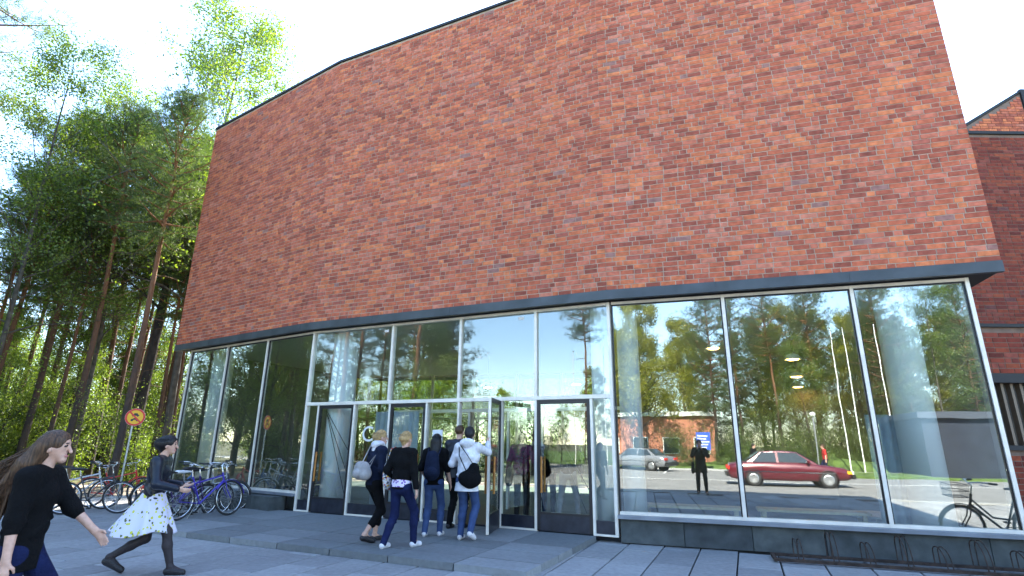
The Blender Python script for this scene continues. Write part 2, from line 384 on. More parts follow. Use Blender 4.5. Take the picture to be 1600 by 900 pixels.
# fascia band, soffit, parapet cap
fo = off_line(BP, -.03); fi_ = off_line(BP, .06)
for a, b, c_, d_ in zip(fo[:-1], fo[1:], fi_[1:], fi_[:-1]):
    mb = MB(); mb.prism([tuple(a), tuple(b), tuple(c_), tuple(d_)], 4.165, BB+.002); f_ = bpart(mb, 'fascia', M['fascia'])
    seg = Plane(a, b); sm = MB(); u = 1.9
    while u < seg.L-.3: sm.box(u, u+.012, -.001, .006, 4.17, BB-.004, seg.M); u += 2.05
    bpart(sm, 'fascia_seam', M['fascia'], f_)
mb = MB(); mb.prism([tuple(p) for p in off_line(BP, .061)+BACK], 4.20, BB-.004); bpart(mb, 'soffit', M['soffit'])
co = off_line(BP, -.035)
mb = MB(); mb.prism([tuple(p) for p in co+[p+V2(.04, .04) for p in BACK]], BT-.02, BT+.05); bpart(mb, 'parapet_cap', M['cap'])
# glazing: every frame bar, pane, sill and plinth stone a part
FW, FD = .055, .11
def bar(pl, u0, u1, z0, z1, m='frame', name='frame_bar', t0=-FD+.03, t1=.03):
    mb = MB(); mb.box(u0, u1, t0, t1, z0, z1, pl.M); return bpart(mb, name, M[m])
def pane(pl, u0, u1, z0, z1, m='glass', t=-.02, parent=None, name='pane'):
    mb = MB(); mb.box(u0, u1, t-.008, t, z0, z1, pl.M)
    return bpart(mb, name, M[m], parent)
def glaze(pl, us, z0, z1, first=True, last=True):
    n = len(us)
    for i, u in enumerate(us):
        if (i == 0 and not first) or (i == n-1 and not last): continue
        bar(pl, u-FW/2, u+FW/2, z0, z1, name='mullion')
    for a, b in zip(us[:-1], us[1:]):
        bar(pl, a+FW/2, b-FW/2, z1-.05, z1-.001, name='head_bar', t1=.027); bar(pl, a+FW/2, b-FW/2, z0, z0+.05, name='bottom_bar', t1=.027)
        pane(pl, a+FW/2+.002, b-FW/2-.002, z0+.051, z1-.051)
        bead = MB()
        for (x0, x1, y0, y1) in ((a+FW/2, a+FW/2+.02, z0+.05, z1-.05), (b-FW/2-.02, b-FW/2, z0+.05, z1-.05), (a+FW/2+.02, b-FW/2-.02, z1-.07, z1-.05)):
            bead.box(x0, x1, -.03, .004, y0, y1, pl.M)
        bpart(bead, 'gasket', M['dark_frame'])
glaze(PL, [.03, 2.0, 3.86, PL.L-.02], SILL, GT, True, False)
glaze(PR, [.03, 2.02, 4.02, PR.L-.03], SILL, GT, False, True)
TR = 2.39                        # transom height
UD = [.0, 2.36, 4.12, 5.83, PD.L]
for i, u in enumerate(UD): bar(PD, u-FW/2, u+FW/2, TR+.07 if 0 < i < 4 else LZ, GT, name='mullion')
for a, b in zip(UD[:-1], UD[1:]):
    bar(PD, a+FW/2, b-FW/2, GT-.05, GT-.001, name='head_bar', t1=.027)
    pane(PD, a+FW/2+.002, b-FW/2-.002, TR+.071, GT-.051, 'upper_glass')
bar(PD, FW/2, PD.L-FW/2, TR, TR+.07, name='transom', t1=.04)
# doors and side lights
posts = [.39, 1.45, 2.42, 3.37, 4.14, 5.10, 5.83, 6.92]
for u in posts: bar(PD, u-.022, u+.022, LZ, TR-.001, name='door_post', t1=.034)
def sidelight(u0, u1, rail=True):
    if rail:
        bar(PD, u0, u1, LZ, LZ+.03, name='threshold_bar', t1=.03)
    mb = MB(); mb.box(u0, u1, -.05, -.004, LZ+.031, LZ+.24, PD.M); bpart(mb, 'kick_panel', M['kick'])
    return pane(PD, u0+.002, u1-.002, LZ+.241, TR-.002, 'door_glass')
sidelight(FW/2, .39-.023); pC = sidelight(1.45+.023, 2.42-.023); pN = sidelight(3.37+.023, 4.14-.023); sidelight(5.10+.023, 5.83-.023); sidelight(6.92+.023, PD.L-FW/2)
def door(u0, u1, swing=0.0, hinge='l', handle_side='l', rods=False, label=None):
    w = u1-u0; z0, z1 = LZ+.012, TR-.006
    piv = PD.p(u0 if hinge == 'l' else u1, .0, 0)
    base = math.atan2(PD.d.y, PD.d.x)
    sgn = 1 if hinge == 'l' else -1
    fr = MB(); X = (lambda a, b: (a, b)) if sgn > 0 else (lambda a, b: (-b, -a))
    for (a, b, y0, y1) in ((0, .065, z0, z1), (w-.065, w, z0, z1), (.065, w-.065, z1-.075, z1), (.065, w-.065, z0+.27, z0+.31)):
        fr.box(*X(a, b), -.022, .022, y0, y1)
    d = bpart(fr, 'door', M['dark_frame']); d.location = (piv.x, piv.y-14, 0)
    d.rotation_euler = (0, 0, base + sgn*-swing)
    if label: d['label'] = label
    def sub(mb, name, m): return link(name, mb.mesh(name, m), d)
    k = MB(); k.box(*X(.065, w-.065), -.018, .018, z0, z0+.27); sub(k, 'kick_plate', M['kick'])
    e = MB(); e.box(*X(w-.002, w+.012), -.024, .024, z0, z1); sub(e, 'edge_strip', M['frame'])
    g = MB(); g.box(*X(.066, w-.066), -.004, .004, z0+.311, z1-.076); sub(g, 'pane', M['door_glass'])
    hx = .11 if handle_side == hinge else w-.11
    for side in (-1, 1):
        h = MB(); h.tube([(sgn*hx, side*.075, .74), (sgn*hx, side*.075, 1.36)], .021, 10)
        for zz in (.80, 1.30): h.tube([(sgn*hx, side*.02, zz), (sgn*hx, side*.075, zz)], .009, 6)
        sub(h, 'pull_handle', M['wood'])
    if rods:
        for (xa, za, xb, zb) in ((w-.07, z1-.09, .10, 1.30), (w-.07, z1-.11, .09, .78), (w-.08, z1-.13, .16, .42)):
            r_ = MB(); r_.tube([(sgn*xa, .13, za), (sgn*xb, .13, zb)], .008, 6); sub(r_, 'brace_rod', M['black'])
    return d
door(.412, 1.428, 0, 'r', 'l', True); door(2.442, 3.348, 0, 'l', 'r'); door(4.162, 5.078, R(104), 'r', 'l', label='door standing open outwards'); door(5.852, 6.898, 0, 'r', 'l', True)
# the letter C and its own glass
def text_mesh(s, size, depth):
    cu = bpy.data.curves.new('letter', 'FONT'); cu.body = s; cu.size = size; cu.extrude = depth; cu.align_x = 'CENTER'; cu.offset = 0.0
    o = bpy.data.objects.new('tmp', cu); C.objects.link(o); bpy.context.view_layer.update()
    me = bpy.data.meshes.new_from_object(o.evaluated_get(bpy.context.evaluated_depsgraph_get())); bpy.data.objects.remove(o); return me
mc = text_mesh('C', .46, .002); mc.materials.clear(); mc.materials.append(M['white'])
lt = link('letter', mc, bld); p = PD.p(1.86, .002, 1.60); lt.location = (p.x, p.y-14, p.z); lt.rotation_euler = (R(90), 0, math.atan2(PD.d.y, PD.d.x)); lt['label'] = 'white letter C on the glass'
nt = MB(); nt.box(3.52, 3.76, -.016, -.013, 1.50, 1.84, PD.M); tag(nt.build('notice', M['paper']), 'white paper notice taped inside the glass beside the open door', 'notice')
st = MB(); st.box(-.06, .06, -.001, .002, -.03, .03)
for (u, z) in ((2.15, 4.02), (5.5, 4.02)):
    o = link('sticker', st.mesh('sticker', M['paper']), bld); p = PD.p(u, -.015, z); o.location = (p.x, p.y-14, p.z); o.rotation_euler = (0, 0, math.atan2(PD.d.y, PD.d.x))
# sills and plinths
mb = MB(); mb.box(.03, PR.L+.05, -.14, .14, SILL-.055, SILL-.002, PR.M); bpart(mb, 'sill', M['sill'])
mb = MB(); mb.box(.03, PL.L-.03, -.12, .10, SILL-.055, SILL-.002, PL.M); bpart(mb, 'sill', M['sill'])
mb = MB(); mb.box(.06, PR.L, -.14, -.02, -.05, SILL-.06, PR.M); pr = bpart(mb, 'plinth', M['soffit'])
u = .06
while u < PR.L-.05:
    w = min(1.02, PR.L-u); mb = MB(); mb.box(u+.005, u+w-.005, -.06, .045, .02, SILL-.057, PR.M); link('plinth_stone', mb.mesh('plinth_stone', M['plinth']), pr); u += w
mb = MB(); mb.box(.0, PL.L-.5, -.12, .05, -.05, SILL-.06, PL.M); pr = bpart(mb, 'plinth', M['soffit'])
u = .0
while u < PL.L-.45:
    w = min(1.15, PL.L-.42-u); mb = MB(); mb.box(u+.004, u+w-.004, -.02, .38, .0, SILL-.075, PL.M); link('plinth_stone', mb.mesh('plinth_stone', M['plinth']), pr); u += w
# lobby behind the glass
lob = [tuple(p) for p in off_line([gL, gK1, gK2, gR], .16)]
lobby_poly = lob + [(8.3, 14.2), (3.6, 19.8), (-6.5, 22.5)]
tag(sheet('lobby_floor', lobby_poly, LZ+.002, M['floor'], thick=.1), kind='structure')
mb = MB(); mb.prism(lobby_poly, 4.165, 4.199); bpart(mb, 'lobby_ceiling', M['ceil'])
for a, b in zip([lob[-1]]+list(lobby_poly[4:]), list(lobby_poly[4:])+[lob[0]]):
    pl = Plane(Vector(a), Vector(b))
    if abs(a[0]-3.6) < .01:            # far side of the lobby is glazed
        us = np.linspace(0, pl.L, 7)
        for u in us: bar(pl, u-.04, u+.04, LZ, 4.16, name='rear_mullion')
        for u0, u1 in zip(us[:-1], us[1:]): pane(pl, u0+.042, u1-.042, LZ+.1, 4.1, 'rear_glass', name='rear_pane')
        bar(pl, .04, pl.L-.04, 2.45, 2.53, name='rear_transom', t0=-.12, t1=-.03)
        continue
    mb = MB(); mb.box(0, pl.L, -.1, 0, LZ, 4.16, pl.M); bpart(mb, 'lobby_wall', M['inner'])
for (pl, u, t, r_) in ((PL, .95, -.50, .28), (PD, .62, -.46, .30), (PD, 7.02, -.40, .19), (PR, 4.72, -.46, .28), (PR, .28, -.42, .20)):
    p = pl.p(u, t); mb = MB(); mb.lathe([(0, LZ), (r_, LZ), (r_, 4.16), (0, 4.16)], 28, Matrix.Translation((p.x, p.y, 0))); bpart(mb, 'column', M['column'])
def curtain(pl, u0, u1, t, z0, z1, name='curtain'):
    n = int((u1-u0)/.03); v = []; f = []
    for i in range(n+1):
        u = u0+(u1-u0)*i/n; tt = t+.035*math.sin(i*1.35)+.01*math.sin(i*.4)
        for z in (z0, z1):
            q = pl.p(u, tt, z); v.append(q); q2 = pl.p(u, tt-.006, z); v.append(q2)
    for i in range(n):
        a = i*4; b = a+4; f += [(a, b, b+2, a+2), (a+1, a+3, b+3, b+1), (a+2, b+2, b+3, a+3), (a, a+1, b+1, b)]
    mb = MB(); mb.add(v, f, True); return bpart(mb, name, M['curtain'])
curtain(PR, 4.05, 4.50, -.55, LZ+.02, 2.1, 'slatted_curtain'); curtain(PD, 1.0, 2.3, -1.3, LZ+.02, 2.3, 'slatted_curtain')
# inner screen of the porch
for u in (.5, 1.5, 2.9, 4.0, 4.9, 6.2, 7.2):
    bar(PD, u-.03, u+.03, LZ, TR-.05, name='inner_post', t0=-2.7, t1=-2.62)
bar(PD, .3, 7.2, TR-.05, TR+.03, name='inner_transom', t0=-2.7, t1=-2.6)
for i, (pl, u, t, z) in enumerate(((PR, 3.35, -2.0, 3.25), (PR, 3.75, -4.2, 3.15), (PR, 4.1, -6.2, 3.1), (PR, 1.9, -2.4, 3.6), (PD, 5.0, -5.0, 3.2), (PD, 2.2, -5.0, 3.2))):
    p = pl.p(u, t); o = empty('pendant_lamp', (p.x, p.y, z))
    tag(o, ['glowing domed pendant lamp hanging highest behind the wide middle window', 'second domed lamp deeper behind the wide middle window', 'smallest and deepest domed lamp behind the wide middle window',
            'domed lamp near the ceiling behind the window beside the doors', 'domed lamp deep in the lobby behind the open door', 'domed lamp deep in the lobby behind the letter C'][i], 'lamp', 'pendant lamps in the lobby')
    a = MB(); a.lathe([(.03, .12), (.10, .10), (.15, .04), (.16, 0), (.15, 0), (.02, .09)], 20); link('lamp_shade', a.mesh('lamp_shade', M['white']), o)
    a = MB(); a.lathe([(0, -.01), (.10, -.005), (.13, .02), (.06, .06), (0, .07)], 16); link('bulb', a.mesh('bulb', emit_mat('lamp_glow', (1, .55, .12), 6.0)), o)
    a = MB(); a.tube([(0, 0, .12), (0, 0, 4.16-z)], .006, 6); link('cord', a.mesh('cord', M['black']), o)
def bench(pl, u, t, lab):
    p = pl.p(u, t, LZ); o = empty('lobby_bench', (p.x, p.y, LZ), math.atan2(pl.d.y, pl.d.x)); tag(o, lab, 'bench', 'benches in the lobby')
    a = MB(); a.box(-.85, .85, -.22, .22, .42, .46); link('bench_top', a.mesh('bench_top', M['pale_wood']), o)
    for x in (-.75, .75):
        for y in (-.17, .17): a = MB(); a.box(x-.03, x+.03, y-.03, y+.03, 0, .42); link('leg', a.mesh('leg', M['pale_wood']), o)
bench(PR, 1.2, -.95, 'pale wooden bench inside the window next to the doors'); bench(PR, 3.15, -1.05, 'pale wooden bench inside the wide middle window')
p = PR.p(4.25, -1.5); o = empty('round_table', (p.x, p.y, LZ)); tag(o, 'low round pale table inside the window with the white column', 'table')
a = MB(); a.lathe([(0, .36), (.5, .36), (.52, .38), (.5, .40), (0, .40)], 32); link('table_top', a.mesh('table_top', M['white']), o)
a = MB(); a.lathe([(.0, 0), (.22, 0), (.2, .03), (.04, .05), (.04, .36)], 20); link('pedestal', a.mesh('pedestal', M['steel']), o)

# ------------------------------------------------------------------ brick wing beside it
wing = empty('brick_wing', (12, 10, 0)); tag(wing, 'red brick wing with shade put into its colour, behind the corner of the glazed building', 'building')
def wpart(mb, name, m, parent=None):
    o = link(name, mb.mesh(name, m), parent or wing)
    if parent is None: o.location = (-12, -10, 0)
    return o
WX0, WX1 = 7.9, 26.0
mb = MB(); mb.box(WX0, WX1, 9.507, 12.2, -.05, 1.62); mb.box(WX0, WX1, 9.507, 12.2, 2.78, 3.70); mb.box(WX0, WX1, 9.75, 12.2, 1.62, 2.78); w1 = wpart(mb, 'lower_wall', M['shade_mortar'])
mb = MB(); mb.box(WX0, WX1, 9.44, 12.0, 3.70, 3.76); wpart(mb, 'roof_edge', M['cap'])
mb = MB(); mb.box(WX0, WX1, 9.44, 9.6, 2.70, 2.86); wpart(mb, 'window_head', M['cap'])
mb = MB(); mb.box(WX0, WX1, 9.44, 9.6, 1.56, 1.64); wpart(mb, 'window_sill', M['cap'])
mb = MB(); mb.box(WX0, WX1, 9.70, 9.708, 1.64, 2.70); wpart(mb, 'pane', M['dark_frame'])
x = WX0+.1
while x < WX1-.1:
    mb = MB(); mb.box(x, x+.05, 9.56, 9.66, 1.642, 2.698); wpart(mb, 'louvre', mat('louvre_bronze', (.17, .125, .085), .6, .1) if 'louvre_bronze' not in bpy.data.materials else bpy.data.materials['louvre_bronze']); x += .17
mb = MB(); mb.box(10.2, WX1, 12.012, 20, 3.6, 9.3); w2 = wpart(mb, 'upper_wall', M['shade_mortar'])
mb = MB(); mb.box(10.15, WX1+.05, 11.96, 20.05, 9.3, 9.38); wpart(mb, 'parapet_cap', M['cap'])
def brick_rows(pl, u0, u1, z0, z1):
    res = []
    for k in range(int((z1-z0)/CH)):
        u = u0
        while u < u1-.02:
            w = ST if random.random() < .66 else HD; w = min(w, u1-u)
            if w > .04: res.append((pl, u+JO/2, u+w-JO/2, z0+.004+k*CH, random.uniform(-.002, .002)))
            u += w
    return res
pw = Plane(V2(WX0, 9.5), V2(WX1, 9.5)); bl = brick_rows(pw, 0, 8, 0, 1.54) + brick_rows(pw, 0, 8, 2.87, 3.69)
lay_bricks(bl, 120, w1, M['shade_brick1'], M['dbrick'], (0, 0, 0))
pw2 = Plane(V2(10.2, 12.005), V2(WX1, 12.005)); lay_bricks(brick_rows(pw2, 0, 9, 3.77, 9.29), 150, w2, M['shade_brick1'], M['dbrick'], (0, 0, 0))
# rooflight volume with a sloping brick cheek
YR = 15.0
sk = MB(); prof = [(14.2, 9.36), (17.0, 9.36), (17.0, 12.95), (16.55, 12.75), (14.2, 11.30)]
sk.add([(x, y, z) for y in (YR, YR+4) for x, z in prof], [(0, 1, 2, 3, 4), (9, 8, 7, 6, 5)]+[(i, i+5, (i+1) % 5+5, (i+1) % 5) for i in range(5)])
w3 = wpart(sk, 'rooflight_cheek', M['shade_mortar'])
pw3 = Plane(V2(14.2, YR-.013), V2(20, YR-.013)); bl3 = [b for b in brick_rows(pw3, 0, 2.35, 9.4, 12.7) if b[3]+HB < 11.27+(b[1])*.617]
lay_bricks(bl3, 60, w3, M['brick1'], M['brick'], (0, 0, 0))
e = MB(); e.tube([(14.15, YR+.02, 11.33), (16.55, YR+.02, 12.80)], .06, 6); wpart(e, 'verge_trim', M['cap'])
e = MB(); e.box(16.56, 16.70, YR-.06, YR+.05, 9.4, 12.9); wpart(e, 'corner_post', M['cap'])
e = MB(); e.box(16.71, 17.6, YR-.03, YR-.02, 9.5, 12.9); wpart(e, 'pane', M['glass'])

# ------------------------------------------------------------------ trees: a few of each kind are grown, then copied
M.update(
    bark_pine=None,
    needle=leaf_mat('pine_needles', [(0, (.034, .062, .018)), (.5, (.062, .098, .026)), (1, (.115, .150, .040))], .5, 1.7),
    leaf=leaf_mat('spring_leaves', [(0, (.060, .105, .016)), (.5, (.110, .165, .022)), (1, (.18, .225, .032))], .57, 1.75),
    leaf_y=leaf_mat('yellow_spring_leaves', [(0, (.15, .16, .012)), (.5, (.22, .22, .016)), (1, (.30, .28, .03))], .55, 1.9),
    bark_birch=mat('grey_bark', (.085, .075, .06), .9, var=.5, vscale=5, bump=.6, bscale=20),
    bark_dark=mat('dark_bark', (.035, .028, .024), .9, var=.5, vscale=6, bump=.6, bscale=20),
)
def pine_bark():
    m = bpy.data.materials.new('pine_bark'); N, L, b = nodes_of(m); b.inputs['Roughness'].default_value = .9
    tc = N.new('ShaderNodeTexCoord'); sp = N.new('ShaderNodeSeparateXYZ'); L.new(tc.outputs['Object'], sp.inputs[0])
    n = N.new('ShaderNodeTexNoise'); n.inputs['Scale'].default_value = 5; n.inputs['Detail'].default_value = 6; L.new(tc.outputs['Object'], n.inputs['Vector'])
    a = N.new('ShaderNodeMath'); a.operation = 'MULTIPLY_ADD'; a.inputs[1].default_value = 5.0; L.new(n.outputs['Fac'], a.inputs[0]); L.new(sp.outputs['Z'], a.inputs[2])
    mr = N.new('ShaderNodeMapRange'); mr.inputs['From Min'].default_value = 5; mr.inputs['From Max'].default_value = 13; L.new(a.outputs[0], mr.inputs[0])
    r_ = N.new('ShaderNodeValToRGB'); r_.color_ramp.elements[0].color = (.045, .034, .028, 1); r_.color_ramp.elements[1].color = (.22, .095, .04, 1); L.new(mr.outputs[0], r_.inputs[0])
    L.new(r_.outputs[0], b.inputs['Base Color'])
    mp = N.new('ShaderNodeMapping'); mp.inputs['Scale'].default_value = (1, 1, .25); L.new(tc.outputs['Object'], mp.inputs[0])
    v = N.new('ShaderNodeTexVoronoi'); v.inputs['Scale'].default_value = 14; L.new(mp.outputs[0], v.inputs['Vector'])
    bp = N.new('ShaderNodeBump'); bp.inputs['Strength'].default_value = .8; bp.inputs['Distance'].default_value = .03; L.new(v.outputs['Distance'], bp.inputs['Height']); L.new(bp.outputs[0], b.inputs['Normal'])
    return m
M['bark_pine'] = pine_bark()
def rdir(g, n):
    v = g.normal(size=(n, 3)); return v/np.linalg.norm(v, axis=1)[:, None]
def needles(g, centres, dirs, per, ln, wd):
    """tufts of slim triangles fanning out from each centre"""
    n = len(centres)*per; c = np.repeat(centres, per, 0); d = np.repeat(dirs, per, 0)*.7 + rdir(g, n); d[:, 2] += .15
    d /= np.linalg.norm(d, axis=1)[:, None]; side = np.cross(d, rdir(g, n)); side /= np.linalg.norm(side, axis=1)[:, None]+1e-6
    L_ = ln*(.6+.7*g.random(n))[:, None]; w = wd*(.7+.6*g.random(n))[:, None]; c = c+g.normal(size=(n, 3))*.05
    v = np.stack([c-side*w*.5, c+side*w*.5, c+d*L_], 1).reshape(-1, 3); f = np.arange(n*3).reshape(-1, 3); return v, f
def leaves(g, centres, size, spread):
    n = len(centres); c = centres+g.normal(size=(n, 3))*spread; d = rdir(g, n); d[:, 2] -= .25; d /= np.linalg.norm(d, axis=1)[:, None]
    s = np.cross(d, rdir(g, n)); s /= np.linalg.norm(s, axis=1)[:, None]+1e-6; L_ = size*(.6+.8*g.random(n))[:, None]; w = L_*.33
    v = np.stack([c, c+d*L_*.5+s*w, c+d*L_, c+d*L_*.5-s*w], 1).reshape(-1, 3); f = np.arange(n*4).reshape(-1, 4); return v, f
def limb(mb, a, d, L_, r0, r1, g, n=6, seg=4, up=.15, wob=.12):
    pts = [Vector(a)]; d = Vector(d).normalized()
    for i in range(seg):
        d = (d+Vector(g.normal(size=3)*wob)+Vector((0, 0, up/seg))).normalized(); pts.append(pts[-1]+d*(L_/seg))
    mb.tube(pts, [r0+(r1-r0)*i/seg for i in range(seg+1)], n, False); return pts, d
def make_pine(seed, h, bare=.5, cr=2.4, dens=1.0):
    g = np.random.default_rng(seed); tr = MB(); lean = g.normal(size=2)*.006*h; r0 = .0075*h+.015
    zs = np.linspace(0, 1, 9); px = [Vector((lean[0]*z*z+.12*math.sin(z*5+seed), lean[1]*z*z+.10*math.cos(z*4+seed), z*h)) for z in zs]
    px[0].z = -.25
    tr.tube(px, [r0*(1.25 if z == 0 else (1-z)**.8*.9+.12) for z in zs], 10, False)
    def at(z): i = min(int(z*8), 7); return px[i].lerp(px[i+1], z*8-i)
    cen = []; dr = []; nb = int(64*dens)
    for k in range(nb):
        z = bare+(1-bare)*((k+.5)/nb)**.9; q = (z-bare)/(1-bare); ang = k*2.4+g.random()*.8
        L_ = cr*(.45+.75*math.sin(math.pi*min(1, q*.85+.18)))*(.65+.6*g.random()); el = -.15+.75*q+g.normal()*.15
        d = Vector((math.cos(ang)*math.cos(el), math.sin(ang)*math.cos(el), math.sin(el)))
        pts, _ = limb(tr, at(z), d, L_, .035+.02*(1-q), .008, g, 5, 4, .35)
        for t in np.linspace(.35, 1, 5):
            i = min(int(t*4), 3); b = pts[i].lerp(pts[i+1], t*4-i); m = int(7.5*dens)
            for _ in range(m):
                o = g.normal(size=3)*(.27, .27, .10); cen.append(np.array(b)+o); dr.append(o/np.linalg.norm(o)+np.array(d)*.5)
    for k in range(9):     # dead stubs below the crown
        z = g.uniform(.18, bare); ang = g.random()*6.28; limb(tr, at(z), (math.cos(ang), math.sin(ang), -.05), g.uniform(.5, 1.8), .02, .005, g, 4, 3, .0)
    v, f = needles(g, np.array(cen), np.array(dr), 15, .25, .015)
    return tr.mesh('trunk', M['bark_pine']), np_mesh('crown', v, f, M['needle'])
def make_leafy(seed, h, spread=.5, bare=.25, leaf='leaf', bark='bark_birch', nleaf=14000, size=.10, levels=4, fork=5, r0=None):
    g = np.random.default_rng(seed); tr = MB(); tips = []
    r0 = r0 or .010*h+.01
    zs = np.linspace(0, 1, 7); lean = g.normal(size=2)*.03*h
    px = [Vector((lean[0]*z*z+.08*math.sin(z*6+seed), lean[1]*z*z+.08*math.cos(z*5), z*h*.92)) for z in zs]; px[0].z = -.2
    tr.tube(px, [r0*(1-z)**.9+.012 for z in zs], 8, False)
    def grow(a, d, L_, r, lev):
        pts, dd = limb(tr, a, d, L_, r, r*.4, g, 5 if lev < 2 else 3, 3, .3, .16)
        if lev >= levels-1 or L_ < .3:
            tips.extend(np.array(p) for p in pts[1:]); return
        for k in range(fork if lev else fork-1):
            t = g.uniform(.3, 1); i = min(int(t*3), 2); b = pts[i].lerp(pts[i+1], t*3-i); nd = (dd+Vector(g.normal(size=3)*.65)).normalized()
            grow(b, nd, L_*g.uniform(.42, .68), r*.5, lev+1)
        tips.append(np.array(pts[-1]))
    nb = int(14+h*.8)
    for k in range(nb):
        z = bare+(1-bare)*(k+.3)/nb; i = min(int(z*6), 5); b = px[i].lerp(px[i+1], z*6-i); a = k*2.4+g.random(); el = .35+.5*z
        grow(b, (math.cos(a)*math.cos(el), math.sin(a)*math.cos(el), math.sin(el)), spread*h*.5*(1.15-z*.75)*g.uniform(.7, 1.15), r0*.35*(1.1-z)+.006, 1)
    tips = np.array(tips); tm = tr.mesh('trunk', M[bark])
    if not nleaf: return tm, None
    w = g.random(len(tips))**2.2; w /= w.sum(); c = tips[g.choice(len(tips), nleaf, p=w)]
    v, f = leaves(g, c, size, .10+.006*h); return tm, np_mesh('crown', v, f, M[leaf])
def make_bush(seed, h, leaf='leaf', nleaf=10000, size=.07):
    g = np.random.default_rng(seed); tr = MB(); tips = []
    for k in range(9):
        a = g.random()*6.28; pts, _ = limb(tr, (g.normal()*.15, g.normal()*.15, -.1), (math.cos(a)*.55, math.sin(a)*.55, 1), h*g.uniform(.7, 1.05), .022, .006, g, 5, 5, .1)
        for p in pts[1:]:
            for _ in range(4):
                q, _d = limb(tr, p, g.normal(size=3), h*.22, .008, .003, g, 3, 2, .1); tips += [np.array(x) for x in q]
    tips = np.array(tips); c = tips[g.choice(len(tips), nleaf)]; v, f = leaves(g, c, size, .10*h/2); return tr.mesh('stem', M['bark_dark']), np_mesh('foliage', v, f, M[leaf])
PINES = [make_pine(11, 16.5, .58, 1.75, .9), make_pine(12, 15.5, .62, 1.55, .85), make_pine(13, 17.5, .54, 2.0, .95), make_pine(14, 14, .28, 2.1, 1.15)]
LEAFY = [make_leafy(21, 18, .40, .3, 'leaf', 'bark_birch', 30000, .085, r0=.10), make_leafy(22, 9, .5, .15, 'leaf', 'bark_dark', 22000, .07), make_leafy(23, 6, .6, .1, 'leaf', 'bark_dark', 15000, .065),
         make_leafy(24, 14, .5, .2, 'leaf_y', 'bark_dark', 34000, .11), make_leafy(25, 16, .5, .35, None, 'bark_dark', 0)]
BUSH = [make_bush(31, 3.2), make_bush(32, 2.0), make_bush(33, 4.5, nleaf=10000)]
def plant(name, protos, i, x, y, s, rz, label, cat, group=None, sz=None):
    a, b = protos[i]; o = empty(name, (x, y, -.1), rz); o.scale = (s, s, sz or s); tag(o, label, cat, group)
    link(a.name.split('.')[0], a, o)
    if b is not None: link(b.name.split('.')[0], b, o)
    return o
MASS = {}
def mass(name, protos, i, x, y, s, rz):
    """uncountable growth: pieces of one stuff object"""
    if name not in MASS: MASS[name] = tag(empty(name, (0, 0, 0)), kind='stuff'); MASS[name]['label'] = {'undergrowth': 'bright backlit undergrowth at the foot of the pines', 'forest': 'pine wood beyond the road mirrored in the windows', 'courtyard_shrubbery': 'green courtyard shrubbery seen through the lobby', 'side_undergrowth': 'undergrowth of the side wood mirrored in the left windows'}[name]
    for me in protos[i]:
        if me is not None: o = link(me.name.split('.')[0], me, MASS[name], (x, y, -.1), rz); o.scale = (s, s, s)
def pol(head, dist): return math.sin(R(head))*dist, math.cos(R(head))*dist
G1 = 'pine trees in the wood left of the building'
front = [(-35.2, 20.5, 0, .82, 'thickest dark pine trunk rising just left of the round traffic sign'), (-38.6, 24, 1, .92, 'tall orange-barked pine behind the silver parked bicycle'),
    (-41.3, 27, 1, .95, 'slim straight pine above the head of the long-haired woman'), (-43.6, 26, 2, .78, 'dark pine close to the left picture edge'),
    (-32.2, 27, 0, .9, 'pine trunk close beside the left end of the brick front'), (-31.7, 30, 1, .95, 'reddish pine trunk partly hidden by the left end of the brick front'),
    (-36.9, 30, 2, .95, 'pine with broad crown between the sign and the tall orange-barked pine'), (-33.6, 36, 2, 1.0, 'pine standing straight behind the round traffic sign'),
    (-53.5, 15, 2, .80, 'near pine whose crown hangs into the upper left corner'), (-40.2, 33, 0, 1.0, 'farther pine seen between the two orange trunks')]
for h_, d_, i, s, lab in front:
    x, y = pol(h_, d_); plant('pine_tree', PINES, i, x, y, s, h_*7, lab, 'tree', G1)
for k in range(20):
    x, y = pol(-31.0-14*((k*.618) % 1)-(10 if k % 6 == 4 else 0), random.uniform(24, 40)); s = random.uniform(.68, .92)*(.75+.25*math.hypot(x, y)/36)
    plant('pine_tree', PINES, k % 3, x, y, s, k*1.3, 'slender pine deep in the wood left of the building', 'tree', 'pines deep in the wood')
G2 = 'leafy trees in the wood left of the building'
x, y = pol(-31.9, 23.5); plant('birch_tree', LEAFY, 0, x, y, 1.24, .6, 'tall yellow-green birch crown rising above the left end of the roof', 'tree', G2)
x, y = pol(-34.2, 25.5); plant('bare_tree', LEAFY, 4, x, y, 1.2, 1.0, 'nearly leafless dark tree with forked top against the white sky', 'tree', G2)
x, y = pol(-37.8, 27); plant('birch_tree', LEAFY, 0, x, y, .95, 2.6, 'birch with loose bright leaves between the pine trunks', 'tree', G2)
x, y = pol(-44, 24); plant('birch_tree', LEAFY, 0, x, y, .9, 4.1, 'birch with bright leaves near the left picture edge', 'tree', G2)
for k in range(8):
    hd = -31-17*((k*.618) % 1); x, y = pol(hd, random.uniform(28, 40)); s = random.uniform(.55, .85)
    plant('young_tree', LEAFY, 1+k % 2, x, y, s, k*2.1, 'young backlit leafy tree in the undergrowth left of the building', 'tree', 'young trees of the undergrowth')
for k in range(34):
    hd = -31-19*((k*.618) % 1); x, y = pol(hd, random.uniform(36, 52)); mass('undergrowth', (BUSH, LEAFY)[k % 2], (2, 1)[k % 2], x, y, random.uniform(.8, 1.2), k*1.1)
for k in range(26):
    hd = random.uniform(-52, -31); x, y = pol(hd, random.uniform(25, 40))
    mass('undergrowth', BUSH, k % 3, x, y, random.uniform(.6, 1.0), k*1.7)
